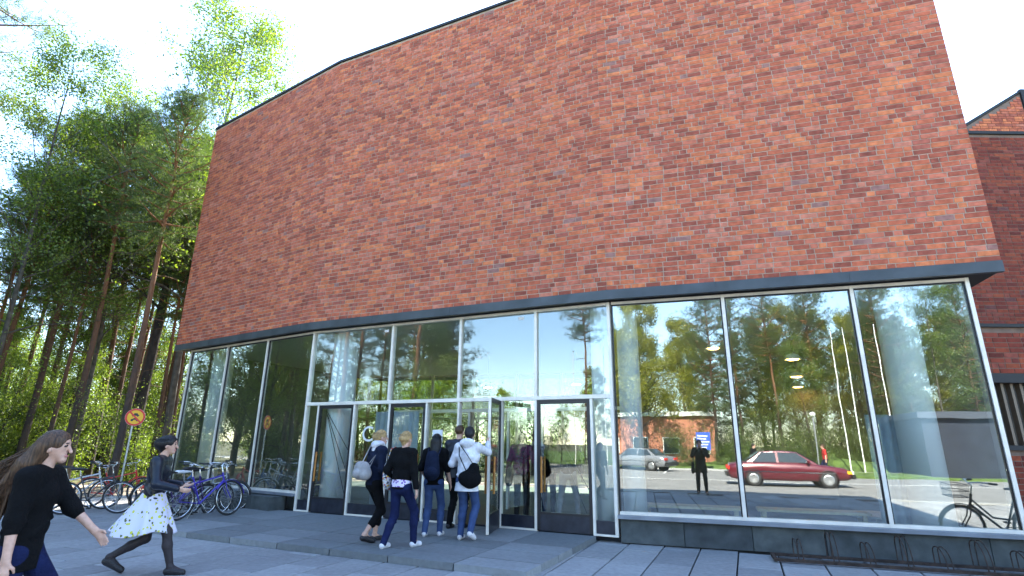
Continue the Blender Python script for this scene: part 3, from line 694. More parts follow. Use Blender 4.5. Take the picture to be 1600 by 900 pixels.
for k, (x, y, i, s) in enumerate(((-9.6, 24.5, 0, .85), (-11.2, 27.0, 1, .9), (-7.6, 29.5, 2, .8))):
    plant('pine_tree', PINES, i, x, y, s, k*2.0, 'pine close behind the left end of the building, hidden but for its shade', 'tree', 'pines behind the building')
for k, (x, y, i, s) in enumerate(((-5.5, 31, 1, 1.0), (-2.0, 33.5, 3, .75), (1.2, 30.5, 1, 1.0), (4.6, 33, 3, .8), (-8.0, 35, 3, .8), (7.5, 31.5, 1, 1.0), (2.8, 37, 0, .6))):
    plant('leafy_tree', LEAFY, i, x, y, s, k*1.4, 'leafy courtyard tree seen through the lobby and its far glazing', 'tree', 'courtyard trees behind the lobby')
for k in range(14): mass('courtyard_shrubbery', BUSH, k % 3, -12+1.8*k, 34.5+random.uniform(-1, 1.5), random.uniform(.9, 1.3), k*1.2)
for k in range(34): mass('courtyard_shrubbery', (PINES, LEAFY, LEAFY)[k % 3], (3, 1, 3)[k % 3], -20+1.15*k+random.uniform(-.5, .5), random.uniform(37, 50), (.8, 1.2, .7)[k % 3], k*1.2)
# woods along the left side of the plaza, mirrored in the left windows and doors
def door_gap(x, y):     # open view to the sky from the doors
    h_ = math.degrees(math.atan2(x+1, y-11)) % 360; return 218 < h_ < 237
k = 0; n_ = 0
while n_ < 32:
    k += 1; x, y = random.uniform(-46, -17), random.uniform(-18, 13)
    if door_gap(x, y): continue
    n_ += 1
    if n_ % 3 == 2: plant('young_tree', LEAFY, 1+n_ % 2, x, y, random.uniform(.8, 1.3), k*1.9, 'young leafy tree of the side wood mirrored in the left windows', 'tree', 'young trees of the side wood')
    else: plant('pine_tree', PINES, n_ % 4, x, y, random.uniform(.8, 1.05), k*1.1, 'pine of the side wood mirrored in the left windows', 'tree', 'pines of the side wood')
for k in range(16):
    x = -17-1.5*k; y = 10+(abs(x)*.86-10)*random.random()
    plant('pine_tree' if k % 3 else 'young_tree', PINES if k % 3 else LEAFY, k % 4 if k % 3 else 1, x, y, random.uniform(.8, 1.0), k*2.3, 'pine of the side wood mirrored in the left windows' if k % 3 else 'young leafy tree of the side wood mirrored in the left windows', 'tree', 'pines of the side wood' if k % 3 else 'young trees of the side wood')
plant('pine_tree', PINES, 3, -23.5, -1.0, 1.05, 1.0, 'big dark pine mirrored in the pane above the doors', 'tree')
for k in range(16):
    mass('side_undergrowth', BUSH, k % 3, random.uniform(-34, -16.5), random.uniform(-14, 14), random.uniform(.8, 1.2), k*1.7)
# trees across the road, mirrored in the wide windows
def rp(u, t): q = RF.p(u, t); return q.x, q.y
far = [(-2.6, 34.5, LEAFY, 3, 1.0, 'leafy_tree', 'yellow-green tree across the road mirrored beside the door frame'), (3.2, 37, PINES, 3, 1.05, 'pine_tree', 'dense pine across the road mirrored right of the yellow-green tree'),
    (5.2, 40, PINES, 0, .9, 'pine_tree', 'orange-trunked pine across the road mirrored above the tail of the red car'), (7.8, 37.5, PINES, 2, .85, 'pine_tree', 'broad pine across the road mirrored above the red car'),
    (11.5, 41, PINES, 3, 1.1, 'pine_tree', 'low-branched pine across the road mirrored behind the flagpoles'), (15.6, 38, PINES, 3, 1.05, 'pine_tree', 'pine across the road mirrored left of the white column'),
    (21.5, 39, PINES, 3, 1.0, 'pine_tree', 'pine across the road mirrored at the right window edge'), (-6.5, 39, LEAFY, 3, .9, 'leafy_tree', 'second yellow-green tree across the road mirrored in the doors'),
    (9.5, 35.5, LEAFY, 1, 1.05, 'leafy_tree', 'bright green leafy tree across the road mirrored above the front of the red car'), (18.2, 36, LEAFY, 0, .8, 'leafy_tree', 'birch across the road mirrored behind the white column')]
for u, t, pr_, i, s, nm, lab in far:
    x, y = rp(u, t); plant(nm, pr_, i, x, y, s, u*3.1, lab, 'tree', 'trees across the road')
for k in range(46):
    x, y = rp(random.uniform(-12, 36), random.uniform(42, 62)); mass('forest', PINES if k % 2 else LEAFY, (2, 3, 0, 3)[k % 4] if k % 2 else 3, x, y, random.uniform(.85, 1.1) if k % 2 else 1.0, k*.9)
for k in range(44):
    x, y = rp(random.uniform(-14, 40), random.uniform(40, 54)); mass('forest', BUSH, (2, 0)[k % 2], x, y, random.uniform(.9, 1.4), k*1.1)
for k in range(40):
    x = random.uniform(-58, -24); y = random.uniform(-8, abs(x)*.82)
    if not door_gap(x, y): mass('side_undergrowth', BUSH if k % 2 else LEAFY, 2 if k % 2 else 1, x, y, random.uniform(.9, 1.3), k*1.3)
for k in range(10):
    u_ = 1.5+k*1.9+random.uniform(-.5, .5); x, y = rp(u_, 34+random.uniform(-.8, 3)); plant('shrub', BUSH, (k+2) % 3, x, y, random.uniform(.75, 1.05), k*1.3, 'green shrub beyond the kerb mirrored in the wide windows', 'shrub', 'shrubs beyond the road')
for k, (x, y) in enumerate(((-30, -12), (-34, -17), (-27, -15), (-38, -13), (-31, -22), (-24, -19))):
    plant('leafy_tree', LEAFY, 3 if k % 2 else 1, x, y, (.42, .5, .5, .75, .6, .6)[k], k*2.0, 'small yellow-green tree beyond the plaza mirrored in the doors', 'tree', 'trees mirrored in the doors')

# ------------------------------------------------------------------ people: one smooth body surface each, clothing and hair as children
def surf_net(F, org, h):
    I = F < 0
    nx, ny, nz = F.shape
    corner = [(0, 0, 0), (1, 0, 0), (0, 1, 0), (1, 1, 0), (0, 0, 1), (1, 0, 1), (0, 1, 1), (1, 1, 1)]
    cnt = np.zeros((nx-1, ny-1, nz-1), np.int8)
    for a, b, c in corner: cnt += I[a:nx-1+a, b:ny-1+b, c:nz-1+c]
    act = (cnt > 0) & (cnt < 8); ijk = np.argwhere(act); idx = np.full(act.shape, -1, np.int32); idx[act] = np.arange(len(ijk))
    val = np.stack([F[ijk[:, 0]+a, ijk[:, 1]+b, ijk[:, 2]+c] for a, b, c in corner], 1); co = np.array(corner, np.float32)
    acc = np.zeros((len(ijk), 3), np.float32); n = np.zeros(len(ijk), np.float32)
    for p in range(8):
        for q in range(p+1, 8):
            if np.abs(co[p]-co[q]).sum() != 1: continue
            m = (val[:, p] < 0) != (val[:, q] < 0); d = val[:, p]-val[:, q]; t = np.where(m, val[:, p]/np.where(np.abs(d) < 1e-9, 1e-9, d), 0)
            acc += (co[p]+(co[q]-co[p])*t[:, None])*m[:, None]; n += m
    V = (ijk+acc/np.maximum(n, 1)[:, None])*h+org
    Q = []
    for ax in range(3):
        s0 = [slice(None)]*3; s1 = [slice(None)]*3; s0[ax] = slice(0, -1); s1[ax] = slice(1, None)
        A = I[tuple(s0)]; B = I[tuple(s1)]; e = np.argwhere(A != B); u, w = [(1, 2), (2, 0), (0, 1)][ax]
        e = e[(e[:, u] > 0) & (e[:, w] > 0) & (e[:, u] < F.shape[u]-1) & (e[:, w] < F.shape[w]-1)]
        flip = A[tuple(e.T)]
        def cell(du, dw): c = e.copy(); c[:, u] += du; c[:, w] += dw; return idx[tuple(c.T)]
        q = np.stack([cell(-1, -1), cell(0, -1), cell(0, 0), cell(-1, 0)], 1); q[~flip] = q[~flip][:, ::-1]; Q.append(q)
    Q = np.concatenate(Q); return V, Q[(Q >= 0).all(1)]
class Sdf:
    """list of rounded solids blended together"""
    def __init__(s, h=.009): s.p = []; s.h = h; s.cut = None
    def cone(s, a, b, ra, rb, m=0, k=.025, flat=None, sub=False):
        s.p.append(('c', np.array(a, float), np.array(b, float), ra, rb, m, k, flat, sub)); return s
    def ell(s, c, r_, m=0, k=.02, Rm=None, sub=False):
        s.p.append(('e', np.array(c, float), np.array(r_, float), Rm, None, m, k, None, sub)); return s
    def dist(s, p, P):
        if p[0] == 'c':
            a, b = p[1], p[2]; ba = b-a; t = np.clip(((P-a) @ ba)/max(ba @ ba, 1e-9), 0, 1); q = P-a-t[..., None]*ba
            if p[7] is not None:        # flattened section: (direction, factor)
                dr, fk = p[7]; dr = np.array(dr, float); dr = dr/np.linalg.norm(dr); qd = q @ dr; q = q+np.multiply.outer(qd*(1/fk-1), dr)
                return (np.linalg.norm(q, axis=-1)-(p[3]+(p[4]-p[3])*t))*min(1, fk)
            return np.linalg.norm(q, axis=-1)-(p[3]+(p[4]-p[3])*t)
        q = P-p[1]
        if p[3] is not None: q = q @ p[3]
        r_ = p[2]; k0 = np.linalg.norm(q/r_, axis=-1); k1 = np.linalg.norm(q/(r_*r_), axis=-1); return k0*(k0-1)/np.maximum(k1, 1e-6)
    def mesh(s, name, mats, smooth=True):
        h = s.h; lo = []; hi = []
        def bb(p):
            if p[0] == 'c': m = max(p[3], p[4])*(max(1, p[7][1]) if p[7] is not None else 1); return np.minimum(p[1], p[2])-m, np.maximum(p[1], p[2])+m
            m = p[2].max(); return p[1]-m, p[1]+m
        for p in s.p:
            if not p[8]: a, b = bb(p); lo.append(a); hi.append(b)
        lo = np.min(lo, 0)-4*h; hi = np.max(hi, 0)+4*h; n = np.ceil((hi-lo)/h).astype(int)+1
        F = np.full(n, .12, np.float32); T = np.zeros(n, np.int8); D0 = np.full(n, 9., np.float32)
        for p in s.p:
            a, b = bb(p); i0 = np.clip(((a-lo-.05)/h).astype(int), 0, n-1); i1 = np.clip(((b-lo+.05)/h).astype(int)+2, 1, n)
            if (i1 <= i0).any(): continue
            sl = tuple(slice(x, y) for x, y in zip(i0, i1)); P = np.stack(np.meshgrid(*[lo[k]+h*np.arange(i0[k], i1[k]) for k in range(3)], indexing='ij'), -1)
            d = s.dist(p, P).astype(np.float32); f = F[sl]; k = p[6]
            if p[8]: F[sl] = np.maximum(f, -d); continue
            hh = np.clip(.5+.5*(f-d)/k, 0, 1); F[sl] = f*(1-hh)+d*hh-k*hh*(1-hh)
            w = d < D0[sl]; D0[sl] = np.where(w, d, D0[sl]); T[sl] = np.where(w, p[5], T[sl])
        if s.cut is not None: F = np.maximum(F, (s.cut-(lo[2]+h*np.arange(n[2])))[None, None, :].astype(np.float32))
        V, Q = surf_net(F, lo, h)
        cc = np.clip(np.round((V[Q].mean(1)-lo)/h).astype(int), 0, n-1); mi = T[tuple(cc.T)]
        return np_mesh(name, V, Q, mats, smooth, mi)
def ik(a, b, l1, l2, pole):
    a = np.array(a, float); b = np.array(b, float); d = b-a; L_ = np.linalg.norm(d); mx = (l1+l2)*.999
    if L_ > mx: b = a+d/L_*mx; d = b-a; L_ = mx
    u = d/L_; x = (l1*l1-l2*l2+L_*L_)/(2*L_); y = math.sqrt(max(0, l1*l1-x*x)); pole = np.array(pole, float); pole = pole-u*(pole@u); pole /= np.linalg.norm(pole)+1e-9
    return a+u*x+pole*y, b
SKIN = mat('skin', (.60, .35, .25), .5, var=.12, vscale=30, bump=.15, bscale=200); LIP = mat('lips', (.42, .16, .14), .45); EYE = mat('eyes', (.03, .025, .02), .3)
def cloth(name, col, rough=.9, var=.25, vs_=9, bump=.5): return mat(name, col, rough, 0, var, vs_, bump, 45, spec=.15 if rough > .6 else .4)
def rotz(a): c, s = math.cos(a), math.sin(a); return np.array([[c, -s, 0], [s, c, 0], [0, 0, 1]])
def person(label, pos, head, H=1.70, feet=((-.09, -.05, 0), (.09, .15, 0)), hands=((-.26, .02, .80), (.26, .02, .80)), lean=.03, look=0.0, tilt=0.0, vox=.009,
           top=None, sleeve=1.0, hem=.52, bottom=None, leg_to=0.0, skirt=None, tights=None, shoe=None, hair=None, hair_kind='short', grip=(False, False), pole_e=(-.25, -1, -.1), heel=(0, 0), bulk=1.0, collar=None, group=None, z0=0.0, sole=None):
    """local axes: x right, y forward; feet and hands in metres; the body leans `lean` forward"""
    k = H/1.70; f3 = lambda p: np.array(p, float)
    hipc = f3((.0, (feet[0][1]+feet[1][1])*.5*.6, .915*k-abs(feet[0][1]-feet[1][1])*.10)); up = f3((0, math.sin(lean), math.cos(lean)))
    waist = hipc+up*.16*k; chest = hipc+up*.36*k; shc = hipc+up*.50*k; neck = hipc+up*.565*k+f3((0, .01, 0)); hc = neck+f3((0, .03+lean*.1, .125*k))
    Rh = rotz(-look); rx = lambda m, q: hc+Rh @ f3(q)*k
    body = Sdf(vox)
    tw = .5 if abs(feet[0][1]-feet[1][1]) > .2 else 0
    bw = bulk
    body.cone(hipc+f3((0, 0, -.02)), waist, .098*k*bw, .085*k*bw, 0, .05, ((1, 0, 0), 1.5)).cone(waist, chest, .085*k*bw, .098*k*bw, 0, .05, ((1, 0, 0), 1.45)).cone(chest, shc, .098*k*bw, .062*k*bw, 0, .05, ((1, 0, 0), 1.75))
    body.cone(shc+f3((0, 0, .01)), hc+f3((0, -.01, -.02)), .052*k, .050*k, 0, .03)
    # head
    body.ell(rx(0, (0, -.005, .035)), f3((.074, .094, .092))*k).cone(rx(0, (0, .022, -.015)), rx(0, (0, .058, -.075)), .055*k, .030*k, 0, .03)
    body.cone(rx(0, (0, .088, .018)), rx(0, (0, .106, -.022)), .009*k, .013*k, 0, .012).ell(rx(0, (0, .085, -.052)), f3((.024, .012, .008))*k, 1, .006)
    for sx in (-1, 1):
        body.ell(rx(0, (sx*.030, .083, .022)), f3((.013, .008, .006))*k, 2, .004).ell(rx(0, (sx*.076, -.005, .0)), f3((.010, .020, .030))*k, 0, .008)
        body.ell(rx(0, (sx*.032, .088, .042)), f3((.020, .008, .004))*k, 2, .004)
    J = {}
    for i, sx in enumerate((-1, 1)):
        hp = hipc+f3((sx*.088*k, 0, -.02*k)); an = f3(feet[i])+f3((0, 0, .085*k+heel[i])); kn, an = ik(hp, an, .425*k, .415*k, (sx*.05, 1, 0)); J['leg', i] = (hp, kn, an)
        body.cone(hp, kn, .078*k*bw, .050*k, 0, .04).cone(kn, kn*.62+an*.38+f3((0, -.012, 0)), .049*k, .050*k, 0, .03).cone(kn*.62+an*.38+f3((0, -.012, 0)), an, .050*k, .033*k, 0, .03)
        toe = an+f3((sx*.015, .15*k, -.062*k-heel[i]*.8)); heelp = an+f3((0, -.035*k, -.045*k)); J['foot', i] = (an, heelp, toe)
        body.cone(heelp, toe, .030*k, .024*k, 0, .03).cone(an, toe, .032*k, .024*k, 0, .03)
        sh = shc+f3((sx*.165*k*min(bw, 1.12), 0, -.005)); el, wr = ik(sh, f3(hands[i]), .29*k, .25*k, (pole_e[0]*-sx, pole_e[1], pole_e[2])); J['arm', i] = (sh, el, wr)
        body.cone(shc+f3((sx*.08, 0, .0)), sh, .055*k, .052*k, 0, .04).cone(sh, el, .048*k*bw, .038*k, 0, .03).cone(el, wr, .038*k, .025*k, 0, .03)
        # hand: palm, four fingers of unequal length with a knuckle bend, thumb from the side of the palm
        d = (wr-el)/np.linalg.norm(wr-el); fwd = f3((0, 1, 0)); sd = fwd-d*(fwd@d); sd = sd/(np.linalg.norm(sd)+1e-6); pn = np.cross(d, sd)*sx; pl = wr+d*.075*k
        curl = .75 if grip[i] else .28
        body.cone(wr, pl, .025*k, .030*k, 0, .015, (pn, .55))
        for q, ln in enumerate((.068, .078, .072, .056)):
            r0 = pl+sd*(.024-.016*q)*k; d1 = d*math.cos(curl)-pn*math.sin(curl); d2 = d*math.cos(curl*2.1)-pn*math.sin(curl*2.1); m1 = r0+d1*ln*.55*k
            body.cone(r0, m1, .0085*k, .008*k, 0, .006).cone(m1, m1+d2*ln*.5*k, .008*k, .0065*k, 0, .006)
        t0 = wr+d*.025*k+sd*.022*k; t1 = t0+(sd*.6+d*.7-pn*.25)*.038*k; body.cone(t0, t1, .011*k, .0095*k, 0, .01).cone(t1, t1+(d*.8+sd*.1-pn*.45)*.032*k, .0095*k, .008*k, 0, .006)
    o = link('person', body.mesh('person', [SKIN, LIP, EYE]), None, (pos[0], pos[1], z0), -R(head)); tag(o, label, 'person', group)
    def child(name, sd_, m): return link(name, sd_.mesh(name, m if isinstance(m, list) else [m]), o)
    g = .014*k
    if top is not None:
        t = Sdf(vox); lowp = hipc+up*(hem-.58)*k; t.cut = lowp[2]+.045*k
        t.cone(lowp, waist, (.112+.10*max(0, .5-hem))*k*bw+g, .088*k*bw+g, 0, .05, ((1, 0, 0), 1.48)).cone(waist, chest, .088*k*bw+g, .100*k*bw+g, 0, .05, ((1, 0, 0), 1.45)).cone(chest, shc+f3((0, 0, -.01)), .100*k*bw+g, .066*k*bw+g, 0, .05, ((1, 0, 0), 1.75))
        for i, sx in enumerate((-1, 1)):
            sh, el, wr = J['arm', i]; t.cone(shc+f3((sx*.06, 0, 0)), sh, .060*k+g, .054*k+g, 0, .05)
            if sleeve > 0: e2_ = sh+(el-sh)*min(1, sleeve*2); t.cone(sh, e2_, .052*k*bw+g, .044*k+g, 0, .04)
            if sleeve > .5: t.cone(el, el+(wr-el)*(sleeve-.5)*2*.95, .042*k+g, .032*k+g, 0, .03)
        rg = np.random.default_rng(int(abs(pos[0]*1000)))     # cloth folds
        for _ in range(9):
            z = rg.uniform(.05, .42); a = rg.uniform(0, 6.28); c = hipc+up*z*k+f3((math.cos(a)*.150*k*bw, math.sin(a)*.105*k*bw, 0)); t.cone(c, c+f3((-math.sin(a)*.09, math.cos(a)*.09, rg.uniform(-.08, .08)))*k, .014, .008, 0, .03)
        if collar is not None:
            t.cone(neck+f3((0, -.03, -.045)), neck+f3((0, .02, -.02)), .075*k, .070*k, 1, .02)
        child('top', t, [top, collar or top])
    if bottom is not None:
        t = Sdf(vox); t.cone(hipc+f3((0, 0, -.03)), waist, .104*k*bw+g*.6, .085*k*bw+g*.5, 0, .05, ((1, 0, 0), 1.5))
        for i in range(2):
            hp, kn, an = J['leg', i]; t.cone(hp, kn, .082*k*bw+g*.6, .055*k+g*.6, 0, .04); e_ = kn+(an-kn)*(1-leg_to); t.cone(kn, kn*.6+e_*.4+f3((0, -.012, 0)), .055*k+g*.6, .052*k+g*.6, 0, .03).cone(kn*.6+e_*.4+f3((0, -.012, 0)), e_+(f3((0, 0, -.02)) if leg_to == 0 else 0), .052*k+g*.6, (.042 if leg_to == 0 else .056)*k+g*.6, 0, .03)
            for q in ((.25, .75) if leg_to == 0 else ()): c = kn*q+(hp if q < .5 else an)*(1-q); t.cone(c+f3((-.05, .03, .02)), c+f3((.05, .04, -.01)), .012, .01, 0, .03)
        child('trousers', t, bottom)
    if tights is not None:
        t = Sdf(vox)
        for i in range(2):
            hp, kn, an = J['leg', i]; m_ = kn*.62+an*.38+f3((0, -.012, 0)); t.cone(hp, kn, .083*k, .055*k, 0, .03).cone(kn, m_, .054*k, .055*k, 0, .03).cone(m_, an, .055*k, .038*k, 0, .03).cone(J['foot', i][1], J['foot', i][2], .034*k, .028*k, 0, .02).cone(an, J['foot', i][2], .037*k, .029*k, 0, .02)
        child('tights', t, tights)
    if skirt is not None:
        a0 = hipc+up*.12*k; n = 72; rings = []; zl = [0, .12, .3, .55, .8, 1]; hz = f3(((J['leg', 0][1]+J['leg', 1][1])*.5)) ; low = .475*k
        for q in zl:
            z = a0[2]+(low-a0[2])*q; row = []
            for j in range(n):
                a = 2*math.pi*j/n; fl = 1+.10*q*math.sin(a*7+.6)+.05*q*math.sin(a*11); rxx = (.150+.125*q)*k*fl; ry = (.112+.10*q)*k*fl
                st_ = .30*q if math.sin(a) < 0 else .10*q
                row.append((a0[0]+math.cos(a)*rxx, a0[1]+math.sin(a)*(ry+st_*.75)+.02*q, z+.03*q*math.sin(a*3)))
            rings.append(row)
        mb = MB(); mb.add([p for r_ in rings for p in r_], [(i*n+j, i*n+(j+1) % n, (i+1)*n+(j+1) % n, (i+1)*n+j) for i in range(len(zl)-1) for j in range(n)], True)
        sk_ = link('skirt', mb.mesh('skirt', skirt), o); so = sk_.modifiers.new('cloth', 'SOLIDIFY'); so.thickness = .006; sk_.modifiers.new('round', 'SUBSURF').render_levels = 1
    if shoe is not None:
        for i in range(2):
            an, hl, te = J['foot', i]; t = Sdf(vox*.9); t.cone(hl, te, .038*k, .033*k, 0, .03).cone(an+f3((0, .01, -.03)), te, .038*k, .030*k, 0, .03).cone(hl+f3((0, 0, -.028)), te+f3((0, .006, -.014)), .020*k, .022*k, 1 if sole else 0, .01)
            child('shoe', t, [shoe, sole or shoe])
    if hair is not None:
        t = Sdf(vox*.9); t.ell(rx(0, (0, -.012, .046)), f3((.086, .103, .096))*k, 0, .02).cone(rx(0, (0, -.055, .0)), rx(0, (0, -.05, -.055)), .070*k, .045*k, 0, .03)
        if hair_kind == 'bun': t.ell(rx(0, (0, -.115, .02)), f3((.048, .042, .048))*k, 0, .02)
        if hair_kind == 'cap': t.ell(rx(0, (0, -.075, .03)), f3((.095, .105, .082))*k, 0, .04)
        if hair_kind == 'crop': t = Sdf(vox*.9); t.ell(rx(0, (0, -.012, .043)), f3((.079, .099, .091))*k, 0, .02)
        if hair_kind == 'long':
            t.cone(rx(0, (0, -.05, -.03)), rx(0, (0, -.10, -.26)), .085*k, .075*k, 0, .04, ((1, 0, 0), 1.25)).cone(rx(0, (0, -.10, -.26)), rx(0, (0, -.12, -.42)), .070*k, .03*k, 0, .04, ((1, 0, 0), 1.2))
        if hair_kind == 'flow':       # long hair streaming back as she walks
            for q, (yy, zz, r_) in enumerate(((-.26, -.36, .09), (-.30, -.40, .08), (-.22, -.42, .10), (-.32, -.34, .06), (-.18, -.42, .09))):
                xx = (-.05, .03, .0, .05, -.03)[q]; t.cone(rx(0, (xx*.6, -.05, .02)), rx(0, (xx, -.13, -.11)), .066*k, .066*k, 0, .03).cone(rx(0, (xx, -.13, -.11)), rx(0, (xx, yy, zz)), .066*k, r_*k*.45, 0, .03)
        if hair_kind == 'flow':
            sg_ = np.random.default_rng(3)
            for q in range(26):
                a0 = f3((sg_.uniform(-.06, .06), -.12-.05*sg_.random(), -.10-.1*sg_.random())); a1 = f3((a0[0]*1.6+sg_.normal()*.03, -.20-.22*sg_.random(), -.36-.20*sg_.random())); mid = (a0+a1)/2+f3((0, -.02, .015))
                t.cone(rx(0, a0), rx(0, mid), .022, .016, 0, .012).cone(rx(0, mid), rx(0, a1), .016, .006, 0, .012)
        t.ell(rx(0, (0, .085, -.025)), f3((.062, .068, .098))*k, 0, .02, None, True)
        for sx in (-1, 1): t.ell(rx(0, (sx*.075, .02, -.04)), f3((.03, .035, .05))*k, 0, .02, None, True)
        hobj = child('hair', t, hair)
        if hair_kind in ('flow', 'bun', 'long', 'cap'):       # loose strands
            sg_ = np.random.default_rng(9); sm_ = MB()
            for q in range(150 if hair_kind == 'flow' else 40):
                if hair_kind == 'flow':
                    a = sg_.uniform(-1, 1); p0 = rx(0, (.075*a, -.06-.03*sg_.random(), .07-.12*sg_.random())); p2_ = rx(0, (.09*a+sg_.normal()*.03, -.22-.26*sg_.random(), -.30-.28*sg_.random())); p1_ = p0*.5+p2_*.5+f3((0, -.04+sg_.normal()*.02, .05+sg_.normal()*.02))
                else:
                    th = sg_.uniform(0, 6.28); p0 = rx(0, (.085*math.cos(th), -.02+.095*math.sin(th), .07)); p1_ = p0+f3((.012*math.cos(th), -.015, .02)); p2_ = p1_+f3((.018*math.cos(th), -.04, -.025))
                sm_.tube([p0, p1_, p1_*.4+p2_*.6, p2_], [.004, .0035, .0025, .001] if hair_kind == 'flow' else [.002, .002, .0015, .0008], 4, False)
            link('loose_strands', sm_.mesh('loose_strands', hair), hobj)
    return o, J

def hair_mat(name, col):
    m = bpy.data.materials.new(name); N, L, b = nodes_of(m); b.inputs['Roughness'].default_value = .45; b.inputs['Specular IOR Level'].default_value = .35
    tc = N.new('ShaderNodeTexCoord'); mp = N.new('ShaderNodeMapping'); mp.inputs['Rotation'].default_value = (R(48), 0, 0); mp.inputs['Scale'].default_value = (110, 90, 7); L.new(tc.outputs['Object'], mp.inputs[0])
    n = N.new('ShaderNodeTexNoise'); n.inputs['Scale'].default_value = 1.0; n.inputs['Detail'].default_value = 4; L.new(mp.outputs[0], n.inputs['Vector'])
    r_ = N.new('ShaderNodeValToRGB'); r_.color_ramp.elements[0].position = .32; r_.color_ramp.elements[1].position = .7; r_.color_ramp.elements[0].color = (*[c*.35 for c in col], 1); r_.color_ramp.elements[1].color = (*[c*1.7 for c in col], 1)
    L.new(n.outputs['Fac'], r_.inputs[0]); L.new(r_.outputs[0], b.inputs['Base Color'])
    bp = N.new('ShaderNodeBump'); bp.inputs['Strength'].default_value = .7; bp.inputs['Distance'].default_value = .01; L.new(n.outputs['Fac'], bp.inputs['Height']); L.new(bp.outputs[0], b.inputs['Normal']); return m
def flower_cloth(name, base, cols, scale, thr=.30):
    """printed cloth: blotches of several colours on a base colour"""
    m = bpy.data.materials.new(name); N, L, b = nodes_of(m); b.inputs['Roughness'].default_value = .8
    tc = N.new('ShaderNodeTexCoord'); last = None
    for i, c in enumerate(cols):
        mp = N.new('ShaderNodeMapping'); mp.inputs['Location'].default_value = (i*3.1, i*1.7, i*5.3); L.new(tc.outputs['Object'], mp.inputs[0])
        v = N.new('ShaderNodeTexVoronoi'); v.inputs['Scale'].default_value = scale*(1+.15*i); L.new(mp.outputs[0], v.inputs['Vector'])
        n = N.new('ShaderNodeTexNoise'); n.inputs['Scale'].default_value = scale*3; L.new(tc.outputs['Object'], n.inputs['Vector'])
        a = N.new('ShaderNodeMath'); a.operation = 'MULTIPLY_ADD'; a.inputs[1].default_value = .35; L.new(n.outputs['Fac'], a.inputs[0]); L.new(v.outputs['Distance'], a.inputs[2])
        lt_ = N.new('ShaderNodeMath'); lt_.operation = 'LESS_THAN'; lt_.inputs[1].default_value = thr+.17; L.new(a.outputs[0], lt_.inputs[0])
        mx = N.new('ShaderNodeMix'); mx.data_type = 'RGBA'; L.new(lt_.outputs[0], mx.inputs[0]); mx.inputs[7].default_value = (*c, 1)
        if last is None: mx.inputs[6].default_value = (*base, 1)
        else: L.new(last, mx.inputs[6])
        last = mx.outputs[2]
    L.new(last, b.inputs['Base Color']); return m
BLK = cloth('black_knit', (.0045, .0045, .005)); NAVY = cloth('navy_denim', (.010, .015, .034)); JEAN = cloth('blue_jeans', (.045, .075, .17)); DJEAN = cloth('dark_blue_jeans', (.010, .015, .055))
LEATH = cloth('dark_blue_leather', (.006, .009, .018), .35, .2, 8, .2); WHITE = cloth('white_jersey', (.72, .71, .73)); WSHOE = cloth('white_canvas', (.70, .68, .70), .7); DSHOE = cloth('dark_shoe_leather', (.02, .018, .02), .45)
GREYC = cloth('grey_canvas', (.36, .34, .33)); HB_ = hair_mat('brown_hair', (.075, .038, .018)); HK = hair_mat('black_hair', (.008, .007, .007)); HY = hair_mat('blond_hair', (.40, .26, .11))
TIGHT = cloth('sheer_black_tights', (.030, .022, .024), .6, .1); MAG = flower_cloth('magenta_plaid', (.12, .01, .06), [(.02, .01, .02)], 16, .35)
SKIRT = flower_cloth('skirt_print', (.66, .64, .74), [(.58, .58, .06), (.12, .13, .03), (.60, .60, .10)], 12.5, .225)
FLOW = flower_cloth('bag_print', (.62, .60, .60), [(.55, .03, .03), (.03, .03, .05), (.04, .10, .22), (.60, .35, .05)], 16, .34)
PURP = flower_cloth('purple_print', (.70, .62, .78), [(.16, .04, .30)], 26, .36)
p1, _ = person('long-haired woman in black top striding right at the left picture edge', (-3.46, 4.15), 76, 1.67, ((-.09, .30, 0), (.09, -.30, 0)), ((-.20, .36, .92), (.25, .06, .80)), .05, 0, vox=.0065,
    top=BLK, sleeve=.62, hem=.40, bottom=DJEAN, shoe=DSHOE, hair=HB_, hair_kind='flow', heel=(0, .09))
p2, _ = person('woman in dark jacket and white floral skirt hurrying towards the parked bicycles', (-4.52, 7.28), 76, 1.68, ((-.08, -.40, 0), (.08, .34, 0)), ((-.20, .24, 1.02), (.24, .32, 1.0)), .06, 0, vox=.008,
    top=LEATH, sleeve=1.0, hem=.50, skirt=SKIRT, tights=TIGHT, shoe=DSHOE, hair=HK, hair_kind='cap', heel=(.11, 0))
p3, J3 = person('blond woman in denim jacket with white scarf carrying a pale backpack', (-2.16, 9.10), 48, 1.68, ((-.08, .10, 0), (.08, -.16, 0)), ((-.24, .16, .92), (.25, .12, .90)), .05, .3,
    top=NAVY, sleeve=1, hem=.50, collar=WHITE, bottom=BLK, leg_to=.45, shoe=DSHOE, hair=HY, hair_kind='bun', heel=(0, .05), z0=LZ)
p4, J4 = person('fair-haired woman in black cardigan over a purple print, stepping onto the landing', (-1.66, 8.66), 24, 1.66, ((-.15, -.14, 0), (.16, .18, 0)), ((-.24, .10, .90), (.27, .02, .80)), .04, .2,
    top=BLK, sleeve=1, hem=.49, bottom=DJEAN, shoe=WSHOE, hair=HY, hair_kind='bun', z0=LZ)
sc_f = Sdf(.009); sc_f.ell((0, .005, 1.475), (.105, .10, .052), 0, .02).ell((0, .07, 1.43), (.07, .05, .06), 0, .03).ell((0, -.05, 1.45), (.085, .06, .055), 0, .03); link('scarf', sc_f.mesh('scarf', [WHITE]), p3)
